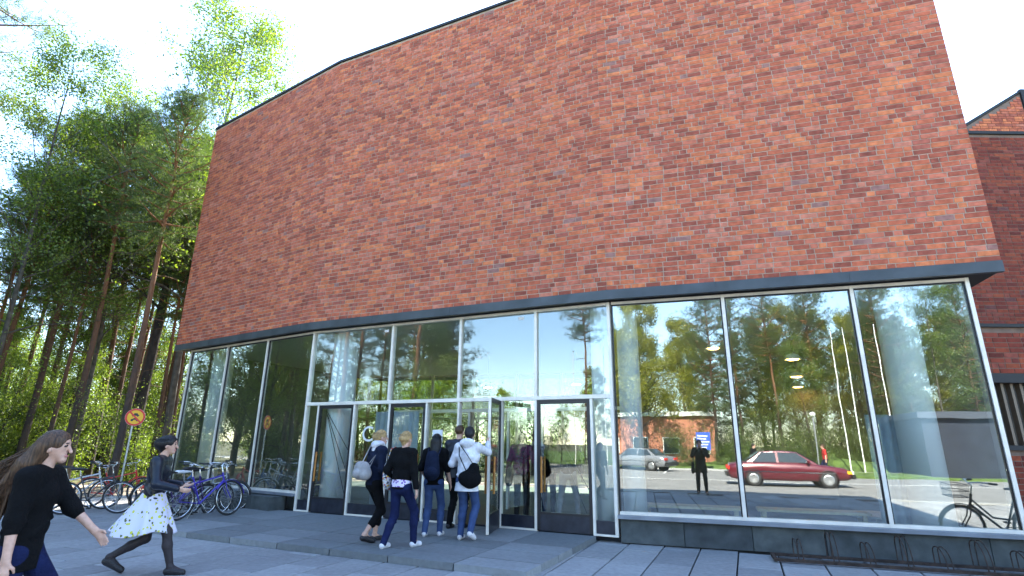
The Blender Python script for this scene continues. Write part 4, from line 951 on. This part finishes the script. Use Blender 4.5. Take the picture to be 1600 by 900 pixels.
hm = Sdf(.009); hm.cut = .845; hm.cone((0, .012, .76), (0, .012, .92), .130, .112, 0, .03, ((1, 0, 0), 1.45)); link('shirt_hem', hm.mesh('shirt_hem', [PURP]), p4)
p5, J5 = person('dark-haired woman in black with a dark backpack and blue jeans', (-1.30, 9.72), 6, 1.62, ((-.11, -.05, 0), (.12, .06, 0)), ((-.22, .16, .95), (.27, .05, .84)), .03, 0,
    top=BLK, sleeve=.55, hem=.48, bottom=JEAN, shoe=WSHOE, hair=HK, hair_kind='long', z0=LZ)
p6, J6 = person('man in dark jacket passing through the open door', (-1.0, 10.55), 22, 1.80, ((-.10, -.03, 0), (.10, .12, 0)), ((-.26, .12, .90), (.26, .14, .90)), .02, 0,
    top=LEATH, sleeve=1, hem=.46, bottom=BLK, shoe=DSHOE, hair=HB_, hair_kind='crop', bulk=1.12, z0=LZ)
p7, J7 = person('woman in long white hooded top holding the open door', (-.70, 9.36), 14, 1.74, ((-.10, .02, 0), (.11, -.12, 0)), ((-.20, .26, 1.18), (.20, .46, 1.50)), .05, -.2,
    top=WHITE, sleeve=1, hem=.36, bottom=JEAN, shoe=WSHOE, hair=HK, hair_kind='short', grip=(False, True), heel=(0, .08), z0=LZ, pole_e=(-.6, -.3, -1))
hd_ = Sdf(.009); hd_.ell((0, -.075, 1.50), (.135, .075, .075)); hd_.cone((0, -.03, 1.46), (0, .03, 1.50), .085, .075, 0, .03); link('hood', hd_.mesh('hood', [WHITE]), p7)
p8, _ = person('person with magenta checked backpack seen through the glass beside the open door', (.24, 11.75), 8, 1.70, ((-.10, .02, 0), (.10, -.1, 0)), ((-.30, .05, .9), (.30, .08, .95)), .03, 0, .012, top=MAG, sleeve=1, bottom=BLK, shoe=DSHOE, hair=HK, hair_kind='short', z0=LZ)
p9, _ = person('person in black inside the lobby behind the closed door', (.86, 12.7), 8, 1.66, ((-.10, .02, 0), (.10, -.1, 0)), ((-.28, .05, .85), (.28, .08, .85)), .03, 0, .012, top=BLK, sleeve=1, bottom=BLK, shoe=DSHOE, hair=HK, hair_kind='long', z0=LZ)
p10, _ = person('person in pale cap and grey trousers walking into the lobby', (1.24, 12.1), 10, 1.72, ((-.20, -.10, 0), (.2, .12, 0)), ((-.28, .05, .85), (.28, .08, .85)), .03, 0, .012, top=BLK, sleeve=1, bottom=GREYC, shoe=DSHOE, hair=GREYC, hair_kind='crop', z0=LZ)
p11, _ = person('photographer in black coat mirrored in the window next to the doors', (.03, -.46), 17, 1.74, ((-.13, .02, 0), (.13, .05, 0)), ((-.10, .20, 1.44), (.10, .20, 1.44)), .02, 0, .012, top=BLK, sleeve=1, hem=.30, bottom=BLK, shoe=DSHOE, hair=HK, hair_kind='short', grip=(True, True), pole_e=(-.8, .1, -1))
p12, _ = person('walker in red shirt across the road mirrored above the red car', rp(8.3, 25.5), -70, 1.7, ((-.1, .2, 0), (.1, -.2, 0)), vox=.014, top=cloth('red_shirt', (.5, .03, .03)), sleeve=.4, bottom=DJEAN, shoe=DSHOE, hair=HB_, hair_kind='short')
p13, _ = person('walker in dark clothes across the road mirrored left of the red car', rp(4.6, 25.5), 70, 1.7, ((-.1, .2, 0), (.1, -.2, 0)), vox=.014, top=BLK, sleeve=1, bottom=DJEAN, shoe=DSHOE, hair=HK, hair_kind='short')
def carried(name, who, label, cat, sd_, m, straps=None, strap_m=None):
    """bag carried by a person: built in that person's axes, standing free as its own thing"""
    o = empty(name, tuple(who.location), who.rotation_euler.z); tag(o, label, cat)
    link('pouch', sd_.mesh('pouch', m if isinstance(m, list) else [m]), o)
    for pts in straps or []:
        mb = MB(); mb.tube(pts, .013, 6, flat=.5); link('strap', mb.mesh('strap', strap_m or (m[0] if isinstance(m, list) else m)), o)
    return o
b = Sdf(.009); b.cone((-.10, -.24, 1.02), (.10, -.24, 1.02), .10, .10, 0, .05).cone((-.08, -.25, 1.12), (.08, -.25, 1.12), .08, .08, 0, .05).ell((0, -.34, 1.02), (.10, .05, .07))
carried('backpack', p3, 'pale grey backpack slung on the back of the blond woman', 'backpack', b, GREYC, [[(-.12, -.19, 1.18), (-.15, -.05, 1.44), (-.13, .10, 1.40), (-.14, .12, 1.15)], [(.12, -.19, 1.18), (.17, -.12, 1.30), (.13, -.22, 1.05)]])
b = Sdf(.009); b.cone((-.27, .07, .98), (-.28, .07, 1.12), .13, .11, 0, .05, ((1, 0, 0), .5)).cone((-.27, .07, .90), (-.27, .07, 1.0), .12, .13, 0, .05, ((1, 0, 0), .5))
carried('shoulder_bag', p4, 'bright red and white patterned cloth bag at the side of the woman in black cardigan', 'bag', b, FLOW, [[(-.27, -.02, 1.18), (-.20, -.03, 1.40), (-.17, .05, 1.43), (-.26, .14, 1.16)]])
b = Sdf(.009); b.cone((0, -.20, 1.02), (0, -.19, 1.26), .14, .11, 0, .05, ((0, 1, 0), .6)).ell((0, -.26, 1.02), (.10, .05, .08))
carried('backpack', p5, 'limp dark blue backpack of the dark-haired woman', 'backpack', b, NAVY, [[(-.09, -.16, 1.30), (-.11, -.03, 1.42), (-.11, .08, 1.36), (-.13, .10, 1.10)], [(.09, -.16, 1.30), (.11, -.03, 1.42), (.11, .08, 1.36), (.13, .10, 1.10)]])
b = Sdf(.009); b.cone((.10, -.18, .92), (.16, -.17, 1.10), .13, .09, 0, .05, ((0, 1, 0), .5)).cone((.0, -.19, .95), (.19, -.17, .94), .10, .10, 0, .04, ((0, 1, 0), .55))
carried('shoulder_bag', p7, 'black shoulder bag hanging on the back of the woman in white', 'bag', b, BLK, [[(.04, -.21, 1.06), (-.10, -.175, 1.30), (-.15, -.05, 1.47), (-.12, .09, 1.40)], [(.20, -.16, 1.08), (.05, -.19, 1.30), (-.13, -.07, 1.475)]])
b = Sdf(.010); b.cone((-.26, -.02, .78), (-.26, .0, .95), .13, .11, 0, .05, ((1, 0, 0), .5))
carried('camera_bag', p11, 'black bag on the hip of the mirrored photographer', 'bag', b, BLK, [[(-.26, -.10, .98), (-.19, -.05, 1.45), (-.26, .10, .98)]])
b = Sdf(.010); b.cone((-.26, -.03, .78), (-.26, .0, .92), .14, .11, 0, .05, ((1, 0, 0), .6))
carried('shoulder_bag', p8, 'olive bag hanging beside the person with the magenta top', 'bag', b, cloth('olive_canvas', (.07, .07, .05)), [[(-.26, -.10, .98), (-.17, -.05, 1.44), (-.26, .08, .98)]])

# ------------------------------------------------------------------ bicycles
def ring(mb, c, r_, tube, n=32, m=8, ax=0):
    prof = [(r_+tube*math.cos(2*math.pi*k/m), tube*math.sin(2*math.pi*k/m)) for k in range(m)]
    return mb.lathe(prof, n, Matrix.Translation(c) @ Matrix.Rotation(R(90), 4, 'Y'), True, True)
PAINTS = {}
def paint(c, rough=.3):
    if c not in PAINTS: PAINTS[c] = mat('cycle_paint', c, rough, .1, spec=.5, coat=.4)
    return PAINTS[c]
def bicycle(label, x, y, head, col, z=0.0, steer=0.0, lean=4, saddle=None, step=False, guards=True, carrier=True, basket=False, saddle_cover=False):
    """y forward, rear wheel contact at the origin; wheels 0.69 m, wheelbase 1.06 m"""
    o = empty('bicycle', (x, y, z), -R(head)); o.rotation_euler = (0, R(lean), -R(head)); tag(o, label, 'bicycle', 'bicycles parked by the entrance')
    W = .345; RY, FY = 0.0, 1.06; fm = paint(col)
    def part(mb, name, m, par=None): return link(name, mb.mesh(name, m), par or o)
    def wheel(yc, par=None):
        t = MB(); ring(t, (0, yc, W), W-.018, .018); w = part(t, 'wheel', M['rubber'], par)
        t = MB(); ring(t, (0, yc, W), W-.045, .010, 32, 6); link('rim', t.mesh('rim', M['chrome']), w)
        t = MB()
        for k in range(20):
            a = 2*math.pi*k/20; t.tube([((-1)**k*.025, yc+.02*math.cos(a+.6), W+.02*math.sin(a+.6)), (0, yc+(W-.05)*math.cos(a), W+(W-.05)*math.sin(a))], .0018, 3, False)
        t.tube([(-.045, yc, W), (.045, yc, W)], .016, 8); link('spokes', t.mesh('spokes', M['steel']), w); return w
    wheel(RY); bb_ = (0, .44, .28); st_ = (0, .25, .80); ht = (0, .86, .86); hb = (0, .90, .70)
    f = MB(); f.tube([bb_, st_], .016, 8); f.tube([bb_, hb], .019, 8); f.tube([hb, ht], .020, 8)
    f.tube([(0, .30, .66 if not step else .45), (0, .875, .80)] if not step else [(0, .36, .47), (0, .60, .50), (0, .88, .78)], .016, 8)
    for sx in (-.045, .045): f.tube([bb_, (sx, RY, W)], .010, 6); f.tube([(0, .28, .70), (sx, RY, W)], .009, 6)
    part(f, 'frame', fm)
    stm = empty('steering', (0, 0, 0))      # fork, front wheel and bars turn together: baked into the meshes
    bpy.data.objects.remove(stm)
    ax = Vector((0, .88, .78)); SM = Matrix.Translation(ax) @ Matrix.Rotation(steer, 4, Vector((0, -.24, .97)).normalized()) @ Matrix.Translation(-ax)
    def spart(mb, name, m, par=None):
        mb.v = [tuple(SM @ Vector(p)) for p in mb.v]; return link(name, mb.mesh(name, m), par or o)
    t = MB(); ring(t, (0, FY, W), W-.018, .018); w = spart(t, 'wheel', M['rubber'])
    t = MB(); ring(t, (0, FY, W), W-.045, .010, 32, 6); spart(t, 'rim', M['chrome'], w)
    t = MB()
    for k in range(20):
        a = 2*math.pi*k/20; t.tube([((-1)**k*.025, FY+.02*math.cos(a+.6), W+.02*math.sin(a+.6)), (0, FY+(W-.05)*math.cos(a), W+(W-.05)*math.sin(a))], .0018, 3, False)
    t.tube([(-.045, FY, W), (.045, FY, W)], .016, 8); spart(t, 'spokes', M['steel'], w)
    t = MB(); t.tube([(0, .90, .70), (0, .915, .66)], .02, 8)
    for sx in (-.045, .045): t.tube([(sx, .92, .66), (sx, .95, .52), (sx, FY, W)], .011, 6)
    t.tube([(-.045, .92, .66), (.045, .92, .66)], .012, 6); spart(t, 'fork', fm)
    t = MB(); t.tube([(0, .862, .85), (0, .83, 1.0), (0, .88, 1.04)], .013, 8); t.tube([(-.29, .72, 1.06), (-.22, .82, 1.07), (0, .88, 1.04), (.22, .82, 1.07), (.29, .72, 1.06)], .011, 8); hbar = spart(t, 'handlebar', M['chrome'])
    for sx in (-1, 1):
        t = MB(); t.tube([(sx*.275, .74, 1.062), (sx*.325, .64, 1.055)], .017, 8); spart(t, 'grip', M['rubber'], hbar)
        t = MB(); t.tube([(sx*.24, .80, 1.06), (sx*.26, .86, 1.03), (sx*.31, .76, 1.02)], .006, 5); spart(t, 'brake_lever', M['chrome'], hbar)
    t = MB(); t.tube([(0, .25, .78), (0, .22, .93)], .012, 8); part(t, 'seat_post', M['chrome'])
    s = Sdf(.010); s.cone((0, .10, .955), (0, .24, .955), .072, .040, 0, .03, ((0, 0, 1), .5)).cone((0, .2, .955), (0, .36, .95), .040, .022, 0, .03, ((0, 0, 1), .7))
    link('saddle', s.mesh('saddle', [saddle or M['black']]), o)
    t = MB(); t.lathe([(.085, -.003), (.09, 0), (.085, .003)], 24, Matrix.Translation((.05, .44, .28)) @ Matrix.Rotation(R(90), 4, 'Y'), True, True)
    for sx, a in ((1, -.9), (-1, 2.24)): t.tube([(sx*.06, .44, .28), (sx*.07, .44+.165*math.cos(a), .28+.165*math.sin(a))], .009, 6)
    cr_ = part(t, 'crank', M['chrome'])
    for sx, a in ((1, -.9), (-1, 2.24)):
        c = (sx*.12, .44+.165*math.cos(a), .28+.165*math.sin(a)); t = MB(); t.box(c[0]-.045, c[0]+.045, c[1]-.035, c[1]+.035, c[2]-.012, c[2]+.012); link('pedal', t.mesh('pedal', M['rubber']), cr_)
    t = MB(); t.tube([(.055, .44, .365), (.055, RY, W+.035), (.055, RY-.035, W), (.055, RY, W-.035), (.055, .44, .195)], .006, 5); part(t, 'chain', M['rubber'])
    if guards:
        def guard(yc, a0, a1): 
            t = MB(); n = 14; v = []; 
            for i in range(n+1):
                a = a0+(a1-a0)*i/n
                for xx, rr in ((-.028, W+.012), (0, W+.022), (.028, W+.012), (.024, W+.008), (0, W+.017), (-.024, W+.008)): v.append((xx, yc+rr*math.cos(a), W+rr*math.sin(a)))
            t.add(v, [(i*6+j, i*6+(j+1) % 6, i*6+6+(j+1) % 6, i*6+6+j) for i in range(n) for j in range(6)], True); return t
        part(guard(RY, R(20), R(205)), 'mudguard', fm if not step else M['black']); spart(guard(FY, R(10), R(150)), 'mudguard', fm if not step else M['black'])
    if carrier:
        t = MB()
        for sx in (-.06, 0, .06): t.tube([(sx, .17, .74), (sx, -.22, .74)], .005, 5)
        for yy in (.15, -.02, -.2): t.tube([(-.06, yy, .74), (.06, yy, .74)], .005, 5)
        for sx in (-.06, .06): t.tube([(sx, -.1, .74), (sx, RY, W)], .005, 5)
        part(t, 'carrier', M['black'])
    t = MB(); t.lathe([(.0, -.01), (.032, -.01), (.034, .01), (.0, .03)], 12, Matrix.Translation((0, -.23, .70)) @ Matrix.Rotation(R(90), 4, 'X')); part(t, 'rear_reflector', mat('red_plastic', (.5, .02, .015), .3) if 'red_plastic' not in bpy.data.materials else bpy.data.materials['red_plastic'])
    t = MB(); t.tube([(-.04, .40, .27), (-.16, .32, 0.015)], .008, 6); part(t, 'kickstand', M['steel'])
    if basket:
        t = MB()
        for z_, s_ in ((.82, .8), (.92, .9), (1.02, 1.0)):
            t.tube([(-.17*s_, .96, z_), (.17*s_, .96, z_), (.17*s_, 1.22, z_), (-.17*s_, 1.22, z_), (-.17*s_, .96, z_)], .006, 5)
        for k in range(7):
            xx = -.15+.05*k
            for yy in (.96, 1.22): t.tube([(xx*.8, yy, .82), (xx, yy, 1.02)], .004, 4)
        for k in range(5): t.tube([(-.13, .98+.055*k, .82), (.13, .98+.055*k, .82)], .004, 4)
        spart(t, 'basket', M['black'])
    return o
LEFT = Plane(gL, gK1)
def lq(u, t): q = LEFT.p(u, t); return q.x, q.y
bikes = [  # rear wheel contact in plan, heading
    ('purple bicycle with chrome handlebar standing in front of the left windows', -6.42, 11.10, 32, (.05, .03, .34), {'steer': .15, 'saddle': M['black']}),
    ('pale grey bicycle with white saddle leaning behind the purple bicycle', -6.95, 11.62, 30, (.42, .44, .46), {'saddle': M['white'], 'steer': -.2}),
    ('dark navy bicycle with turned front wheel nearest the left plinth', -6.95, 12.35, 34, (.02, .025, .05), {'steer': -.75, 'step': True}),
    ('dark violet bicycle half hidden behind the woman in the floral skirt', -7.10, 11.35, 30, (.06, .03, .16), {'step': True}),
    ('white bicycle farthest back in front of the left windows', -7.25, 12.7, 34, (.55, .55, .55), {'steer': .3}),
    ('blue bicycle between the two walking women', -8.25, 13.0, 38, (.05, .13, .33), {'step': True}),
    ('black-wheeled dark bicycle seen side on beside the long-haired woman', -9.75, 12.55, 74, (.03, .03, .035), {'guards': False, 'carrier': False}),
    ('silver bicycle farthest left behind the long-haired woman', -10.55, 13.1, 62, (.55, .56, .58), {'steer': .2, 'guards': False}),
    ('bright red bicycle standing behind the silver one', -10.2, 13.9, 66, (.55, .02, .02), {'steer': -.2}),
]
for lab, x, y, h_, c_, kw in bikes: bicycle(lab, x, y, h_, c_, 0.0 if not (signed(PD, x, y)[1] > -1.4 and signed(PD, x, y)[0] < LD) else LZ, lean=random.choice((-5, 4, 6)), **kw)
q = PR.p(6.5, 1.65); bicycle('black bicycle with front basket mirrored in the window with the white column', q.x, q.y, -64, (.02, .02, .025), basket=True, step=True)

# ------------------------------------------------------------------ bike rack by the right plinth
rk = empty('bicycle_rack', tuple(PR.p(2.4, .45, 0))); tag(rk, 'rusty low bicycle rack of paired hoops beside the right plinth', 'rack')
def rkp(mb, name):
    o = link(name, mb.mesh(name, M['rust']), rk); o.location = -rk.location; return o
for t in (.30, .72):
    mb = MB(); mb.box(2.35, 9.0, t-.025, t+.025, .02, .06, PR.M); rkp(mb, 'rail')
mb = MB(); mb.box(2.30, 2.345, .27, .75, .02, .06, PR.M); rkp(mb, 'end_bar')
for k in range(14):
    u = 2.62+k*.44; hgt = .40 if k % 2 else .29; mb = MB()
    for du in (0, .062):
        pts = [PR.p(u+du, .30, .06), PR.p(u+du, .295, hgt*.75)]
        for a in np.linspace(0, math.pi*.5, 6): pts.append(PR.p(u+du, .295+.16*(1-math.cos(a)), hgt*.75+hgt*.25*math.sin(a)))
        for a in np.linspace(.1, 1, 6): pts.append(PR.p(u+du, .455+.265*math.sin(a*math.pi/2), hgt-(hgt-.06)*(1-math.cos(a*math.pi/2))))
        mb.tube(pts, .008, 6)
    rkp(mb, 'hoop')

# ------------------------------------------------------------------ traffic sign
sx_, sy_ = pol(-34.3, 16.6)
sg = empty('traffic_sign', (sx_, sy_, -.1), -R(-30)); tag(sg, 'round yellow and red no-motor-vehicles sign on a grey post before the wood', 'sign')
mb = MB(); mb.tube([(-.03, .035, 0), (-.03, .035, 2.38)], .024, 10); link('post', mb.mesh('post', M['steel']), sg)
SC = Matrix.Translation((0, 0, 2.22)) @ Matrix.Rotation(R(90), 4, 'X') @ Matrix.Diagonal((.65, .65, 1, 1))
YEL = mat('sign_yellow', (.80, .42, .01), .4); RED = mat('sign_red', (.62, .03, .015), .4)
mb = MB(); mb.lathe([(0, -.01), (.325, -.01), (.325, .01), (0, .01)], 40, SC, False); link('sign_back', mb.mesh('sign_back', M['steel']), sg)
mb = MB(); mb.lathe([(.255, .0105), (.255, .014), (.32, .014), (.32, .0105)], 40, SC, False); link('red_border', mb.mesh('red_border', RED), sg)
mb = MB(); mb.lathe([(.254, .0105), (.254, .0125), (0, .0125)], 40, SC, False); link('yellow_field', mb.mesh('yellow_field', YEL), sg)
mb = MB(); mb.box(-.028, .028, -.26, .26, .0128, .0145, SC @ Matrix.Rotation(R(45), 4, 'Z')); link('slash', mb.mesh('slash', RED), sg)
mb = MB(); mb.prism([(-.12, .05), (-.11, .09), (-.07, .10), (-.04, .15), (.05, .15), (.08, .10), (.12, .09), (.12, .05)], .0126, .0134, SC)
for x in (-.07, .07): mb.prism([(x+.028*math.cos(a), .045+.028*math.sin(a)) for a in np.linspace(0, 6.28, 13)[:-1]], .0126, .0136, SC)
link('car_symbol', mb.mesh('car_symbol', M['black']), sg)
mb = MB(); mb.prism([(-.08, -.07), (-.03, -.03), (.04, -.04), (.07, -.07), (.05, -.10), (-.05, -.10)], .0126, .0134, SC)
for x in (-.085, .085): mb.prism([(x+.045*math.cos(a), -.11+.045*math.sin(a)) for a in np.linspace(0, 6.28, 13)[:-1]], .0126, .0136, SC)
link('motorcycle_symbol', mb.mesh('motorcycle_symbol', M['black']), sg)

# ------------------------------------------------------------------ cars
def car(label, x, y, head, col, group=None, Lc=4.65):
    """local y forward; origin on the ground under the middle"""
    o = empty('parked_car' if group else 'car', (x, y, -.01), -R(head)); tag(o, label, 'car', group)
    pm = mat('car_paint', col, .28, .15, coat=.6)
    st = [(-2.32, .42, .62, .80), (-2.25, .30, .86, .84), (-1.9, .26, .93, .86), (-1.2, .25, .95, .87), (0, .24, .93, .87), (.9, .25, .90, .86), (1.6, .27, .82, .85), (2.1, .30, .74, .82), (2.28, .38, .66, .76), (2.33, .45, .58, .68)]
    v = []; n = 12
    for (yy, zb, zt, w) in st:
        zm = (zb+zt)*.5
        pr = [(-w*.90, zb), (w*.90, zb), (w*.97, zb+.07), (w, zm-.05), (w, zm+.06), (w*.97, zt-.05), (w*.90, zt-.01), (w*.4, zt+.015), (-w*.4, zt+.015), (-w*.90, zt-.01), (-w*.97, zt-.05), (-w, zm+.06), (-w, zm-.05), (-w*.97, zb+.07)]
        n = len(pr); v += [(a, yy, b) for a, b in pr]
    mb = MB(); k = len(st)
    mb.add(v, [(i*n+j, i*n+(j+1) % n, (i+1)*n+(j+1) % n, (i+1)*n+j) for i in range(k-1) for j in range(n)]+[tuple(range(n-1, -1, -1)), tuple(range((k-1)*n, k*n))], True)
    body = link('body', mb.mesh('body', pm), o)
    gh = [(-1.62, .93, .93, .70, .70), (-1.02, .93, 1.36, .78, .60), (-.5, .93, 1.41, .79, .61), (.1, .92, 1.40, .79, .61), (.40, .91, 1.36, .79, .60), (1.15, .88, .90, .76, .72)]
    v = []
    for (yy, zb, zt, wb, wt) in gh: v += [(-wb, yy, zb-.03), (wb, yy, zb-.03), (wt, yy, zt-.03), (wt*.85, yy, zt), (-wt*.85, yy, zt), (-wt, yy, zt-.03)]
    mb = MB(); mb.add(v, [(i*6+j, i*6+(j+1) % 6, (i+1)*6+(j+1) % 6, (i+1)*6+j) for i in range(5) for j in range(6)]+[(5, 4, 3, 2, 1, 0), tuple(range(30, 36))]); link('cabin', mb.mesh('cabin', pm), o)
    gm = M.setdefault('car_glass', mat('car_glass', (.03, .04, .045), .06, 0, spec=.9))
    for sx in (-1, 1):
        for y0, y1, yt0, yt1 in ((-1.35, -.42, -.98, -.42), (-.34, .88, -.34, .36)):
            mb = MB(); mb.add([(sx*(w_), yy, zz) for (w_, yy, zz) in ((.792, y0, .95), (.797, y1, .93), (.632, yt1, 1.335), (.632, yt0, 1.335), (.775, y0, .95), (.78, y1, .93), (.60, yt1, 1.33), (.60, yt0, 1.33))], [(0, 1, 2, 3), (7, 6, 5, 4), (0, 4, 5, 1), (1, 5, 6, 2), (2, 6, 7, 3), (3, 7, 4, 0)]); link('side_window', mb.mesh('side_window', gm), o)
        mb = MB(); mb.box(sx*.872-.008, sx*.872+.008, -1.9, 1.7, .56, .60); link('trim_strip', mb.mesh('trim_strip', M['chrome']), o)
        mb = MB(); mb.box(min(sx*.80, sx*.96), max(sx*.80, sx*.96), .70, .80, .93, 1.03); link('wing_mirror', mb.mesh('wing_mirror', pm), o)
        mb = MB(); mb.box(min(sx*.45, sx*.78), max(sx*.45, sx*.78), 2.25, 2.34, .55, .66); link('headlight', mb.mesh('headlight', M['white']), o)
        mb = MB(); mb.box(min(sx*.70, sx*.83), max(sx*.70, sx*.83), 2.10, 2.27, .55, .66); link('indicator', mb.mesh('indicator', YEL), o)
        mb = MB(); mb.box(min(sx*.45, sx*.80), max(sx*.45, sx*.80), -2.35, -2.25, .66, .80); link('tail_light', mb.mesh('tail_light', RED), o)
        for yc in (-1.36, 1.42):
            T = Matrix.Translation((sx*.78, yc, .31)) @ Matrix.Rotation(R(90), 4, 'Y')
            mb = MB(); mb.lathe([(.20, -.09), (.28, -.10), (.31, -.07), (.31, .07), (.28, .10), (.20, .09)], 28, T); w = link('wheel', mb.mesh('wheel', M['rubber']), o)
            mb = MB(); mb.lathe([(0, .07*sx), (.05, .085*sx), (.14, .075*sx), (.205, .095*sx), (.205, -.09*sx)], 24, T); link('hubcap', mb.mesh('hubcap', M['steel']), w)
            mb = MB(); mb.lathe([(.35, -.11), (.37, -.11), (.37, .095), (.35, .095)], 28, T, True, True); mb.lathe([(0, -.05*sx), (.36, -.05*sx)], 28, T); link('wheel_arch', mb.mesh('wheel_arch', M['black']), o)
    mb = MB(); mb.add([(-.70, 1.14, .895), (.70, 1.14, .895), (.585, .42, 1.35), (-.585, .42, 1.35), (-.70, 1.155, .91), (.70, 1.155, .91), (.585, .435, 1.365), (-.585, .435, 1.365)], [(3, 2, 1, 0), (4, 5, 6, 7), (0, 1, 5, 4), (1, 2, 6, 5), (2, 3, 7, 6), (3, 0, 4, 7)]); link('windscreen', mb.mesh('windscreen', gm), o)
    mb = MB(); mb.add([(.66, -1.62, .935), (-.66, -1.62, .935), (-.585, -1.04, 1.345), (.585, -1.04, 1.345), (.66, -1.635, .95), (-.66, -1.635, .95), (-.585, -1.055, 1.36), (.585, -1.055, 1.36)], [(3, 2, 1, 0), (4, 5, 6, 7), (0, 1, 5, 4), (1, 2, 6, 5), (2, 3, 7, 6), (3, 0, 4, 7)]); link('rear_window', mb.mesh('rear_window', gm), o)
    for yy in (2.33, -2.36):
        mb = MB(); mb.box(-.80, .80, yy-.06, yy+.06, .36, .54); link('bumper', mb.mesh('bumper', M['black']), o)
    return o
rh = 90+18.2
x, y = rp(5.0, 16.6); car('dark red saloon car on the road mirrored in the wide middle window', x, y, rh, (.11, .009, .018))
x, y = rp(-2.2, 28.2); car('silver car parked across the road mirrored beside the photographer', x, y, rh+155, (.20, .21, .225), 'cars parked across the road')
x, y = rp(-6.2, 28.4); car('pale blue car parked across the road mirrored next to the door frame', x, y, rh+155, (.22, .28, .33), 'cars parked across the road')

# ------------------------------------------------------------------ things across the road, mirrored in the glass
for k, (u, t) in enumerate(((11.0, 32.0), (11.7, 31.6), (12.5, 31.2), (13.4, 30.9), (-16.5, 33.5), (-13.5, 33))):
    x, y = rp(u, t); o = empty('flagpole', (x, y, -.1)); tag(o, ['white flagpole nearest the street lamp, mirrored in the middle window', 'second white flagpole mirrored in the middle window', 'third white flagpole mirrored in the middle window', 'last white flagpole mirrored at the window bar',
        'white flagpole mirrored high in the pane above the open door', 'white flagpole mirrored above the closed door'][k], 'flagpole', 'white flagpoles')
    mb = MB(); mb.tube([(0, 0, 0), (0, 0, 9.5)], [.045, .025], 10); link('pole', mb.mesh('pole', M['white']), o)
    mb = MB(); mb.lathe([(0, 9.62), (.06, 9.56), (.06, 9.5), (0, 9.46)], 12); link('finial', mb.mesh('finial', M['steel']), o)
x, y = rp(9.0, 31.0); o = empty('street_lamp', (x, y, -.1)); tag(o, 'short grey lamp post beyond the kerb mirrored in the middle window', 'lamp post')
mb = MB(); mb.tube([(0, 0, 0), (0, 0, 3.6)], .05, 10); link('post', mb.mesh('post', M['steel']), o)
mb = MB(); mb.lathe([(.05, 3.6), (.16, 3.66), (.18, 3.8), (.05, 3.9), (0, 3.92)], 16); link('lamp_head', mb.mesh('lamp_head', M['white']), o)
x, y = rp(2.0, 31.0); o = empty('information_sign', (x, y, 0), R(-18)); tag(o, 'blue and white board on a post mirrored beside the photographer', 'sign')
BLUE = mat('sign_blue', (.03, .09, .50), .4)
mb = MB(); mb.tube([(0, -.04, 0), (0, -.04, 2.4)], .03, 8); link('post', mb.mesh('post', M['steel']), o)
mb = MB(); mb.box(-.45, .45, -.01, .01, 1.3, 2.5); bd_ = link('board', mb.mesh('board', BLUE), o)
for z in (1.42, 1.62, 1.82, 2.02, 2.22): mb = MB(); mb.box(-.38, .38 - .1*(int(z*10) % 3), .0105, .014, z, z+.08); link('white_line', mb.mesh('white_line', M['white']), bd_)
def house(label, u0, u1, t0, t1, hgt, wallm, roofm, cols, framem=None):
    o = empty('far_building', tuple(RF.p((u0+u1)/2, (t0+t1)/2, 0))); tag(o, label, 'building')
    def hp(mb, name, m, par=None):
        q = link(name, mb.mesh(name, m), par or o)
        if par is None: q.location = -o.location
        return q
    mb = MB(); mb.box(u0, u1, t0, t1, -.1, hgt, RF.M); hp(mb, 'wall', wallm)
    mb = MB(); mb.box(u0-.2, u1+.2, t0-.25, t1+.2, hgt, hgt+.35, RF.M); hp(mb, 'roof', roofm)
    n = cols; w = (u1-u0)/max(n, 1)
    for k in range(n):
        for z0 in np.arange(.9, hgt-1.2, 2.8):
            mb = MB(); mb.box(u0+k*w+.25*w, u0+(k+1)*w-.25*w, t0-.06, t0-.003, z0, z0+1.35, RF.M); f = hp(mb, 'window', framem or M['white'])
            mb = MB(); mb.box(u0+k*w+.25*w+.06, u0+(k+1)*w-.25*w-.06, t0-.075, t0-.061, z0+.06, z0+1.29, RF.M); hp(mb, 'pane', M['car_glass'], f)
    return o
RB = mat('far_red_brick', (.40, .16, .10), .9, var=.2, vscale=3)
house('low red brick building with white roof edge mirrored behind the photographer', -9, 3.2, 38.5, 47, 3.9, RB, M['white'], 5)
house('low shed in painted-on blue-grey shade mirrored in the window with the white column', 13.2, 30, 25.5, 32.5, 3.1, mat('shaded_shed_boards', (.014, .02, .036), .8, var=.2, vscale=2), mat('shed_roof', (.05, .06, .08), .7), 0, M['dark_frame'])  # wall stands in sun; its blue-grey shade is put into the colour
house('pale terracotta building mirrored in the glass beside the open door', -46, -36, 22, 32, 4.0, mat('terracotta_render', (.45, .22, .13), .9, var=.1), M['cap'], 6)
# a low grassy rise behind the kerb
g = np.random.default_rng(5); nu, nt_ = 40, 14; v = []; 
for j in range(nt_):
    for i in range(nu):
        u = -2+26*i/(nu-1); t = 32+16*j/(nt_-1); z = 1.1*math.sin(math.pi*i/(nu-1))*(1-math.exp(-j*.5))*(.8+.2*math.sin(i*.9+j)) - .05; q = RF.p(u, t, z); v.append(tuple(q))
mb = MB(); mb.add(v, [(j*nu+i, j*nu+i+1, (j+1)*nu+i+1, (j+1)*nu+i) for j in range(nt_-1) for i in range(nu-1)], True); tag(mb.build('grass_bank', M['lawn']), kind='structure')
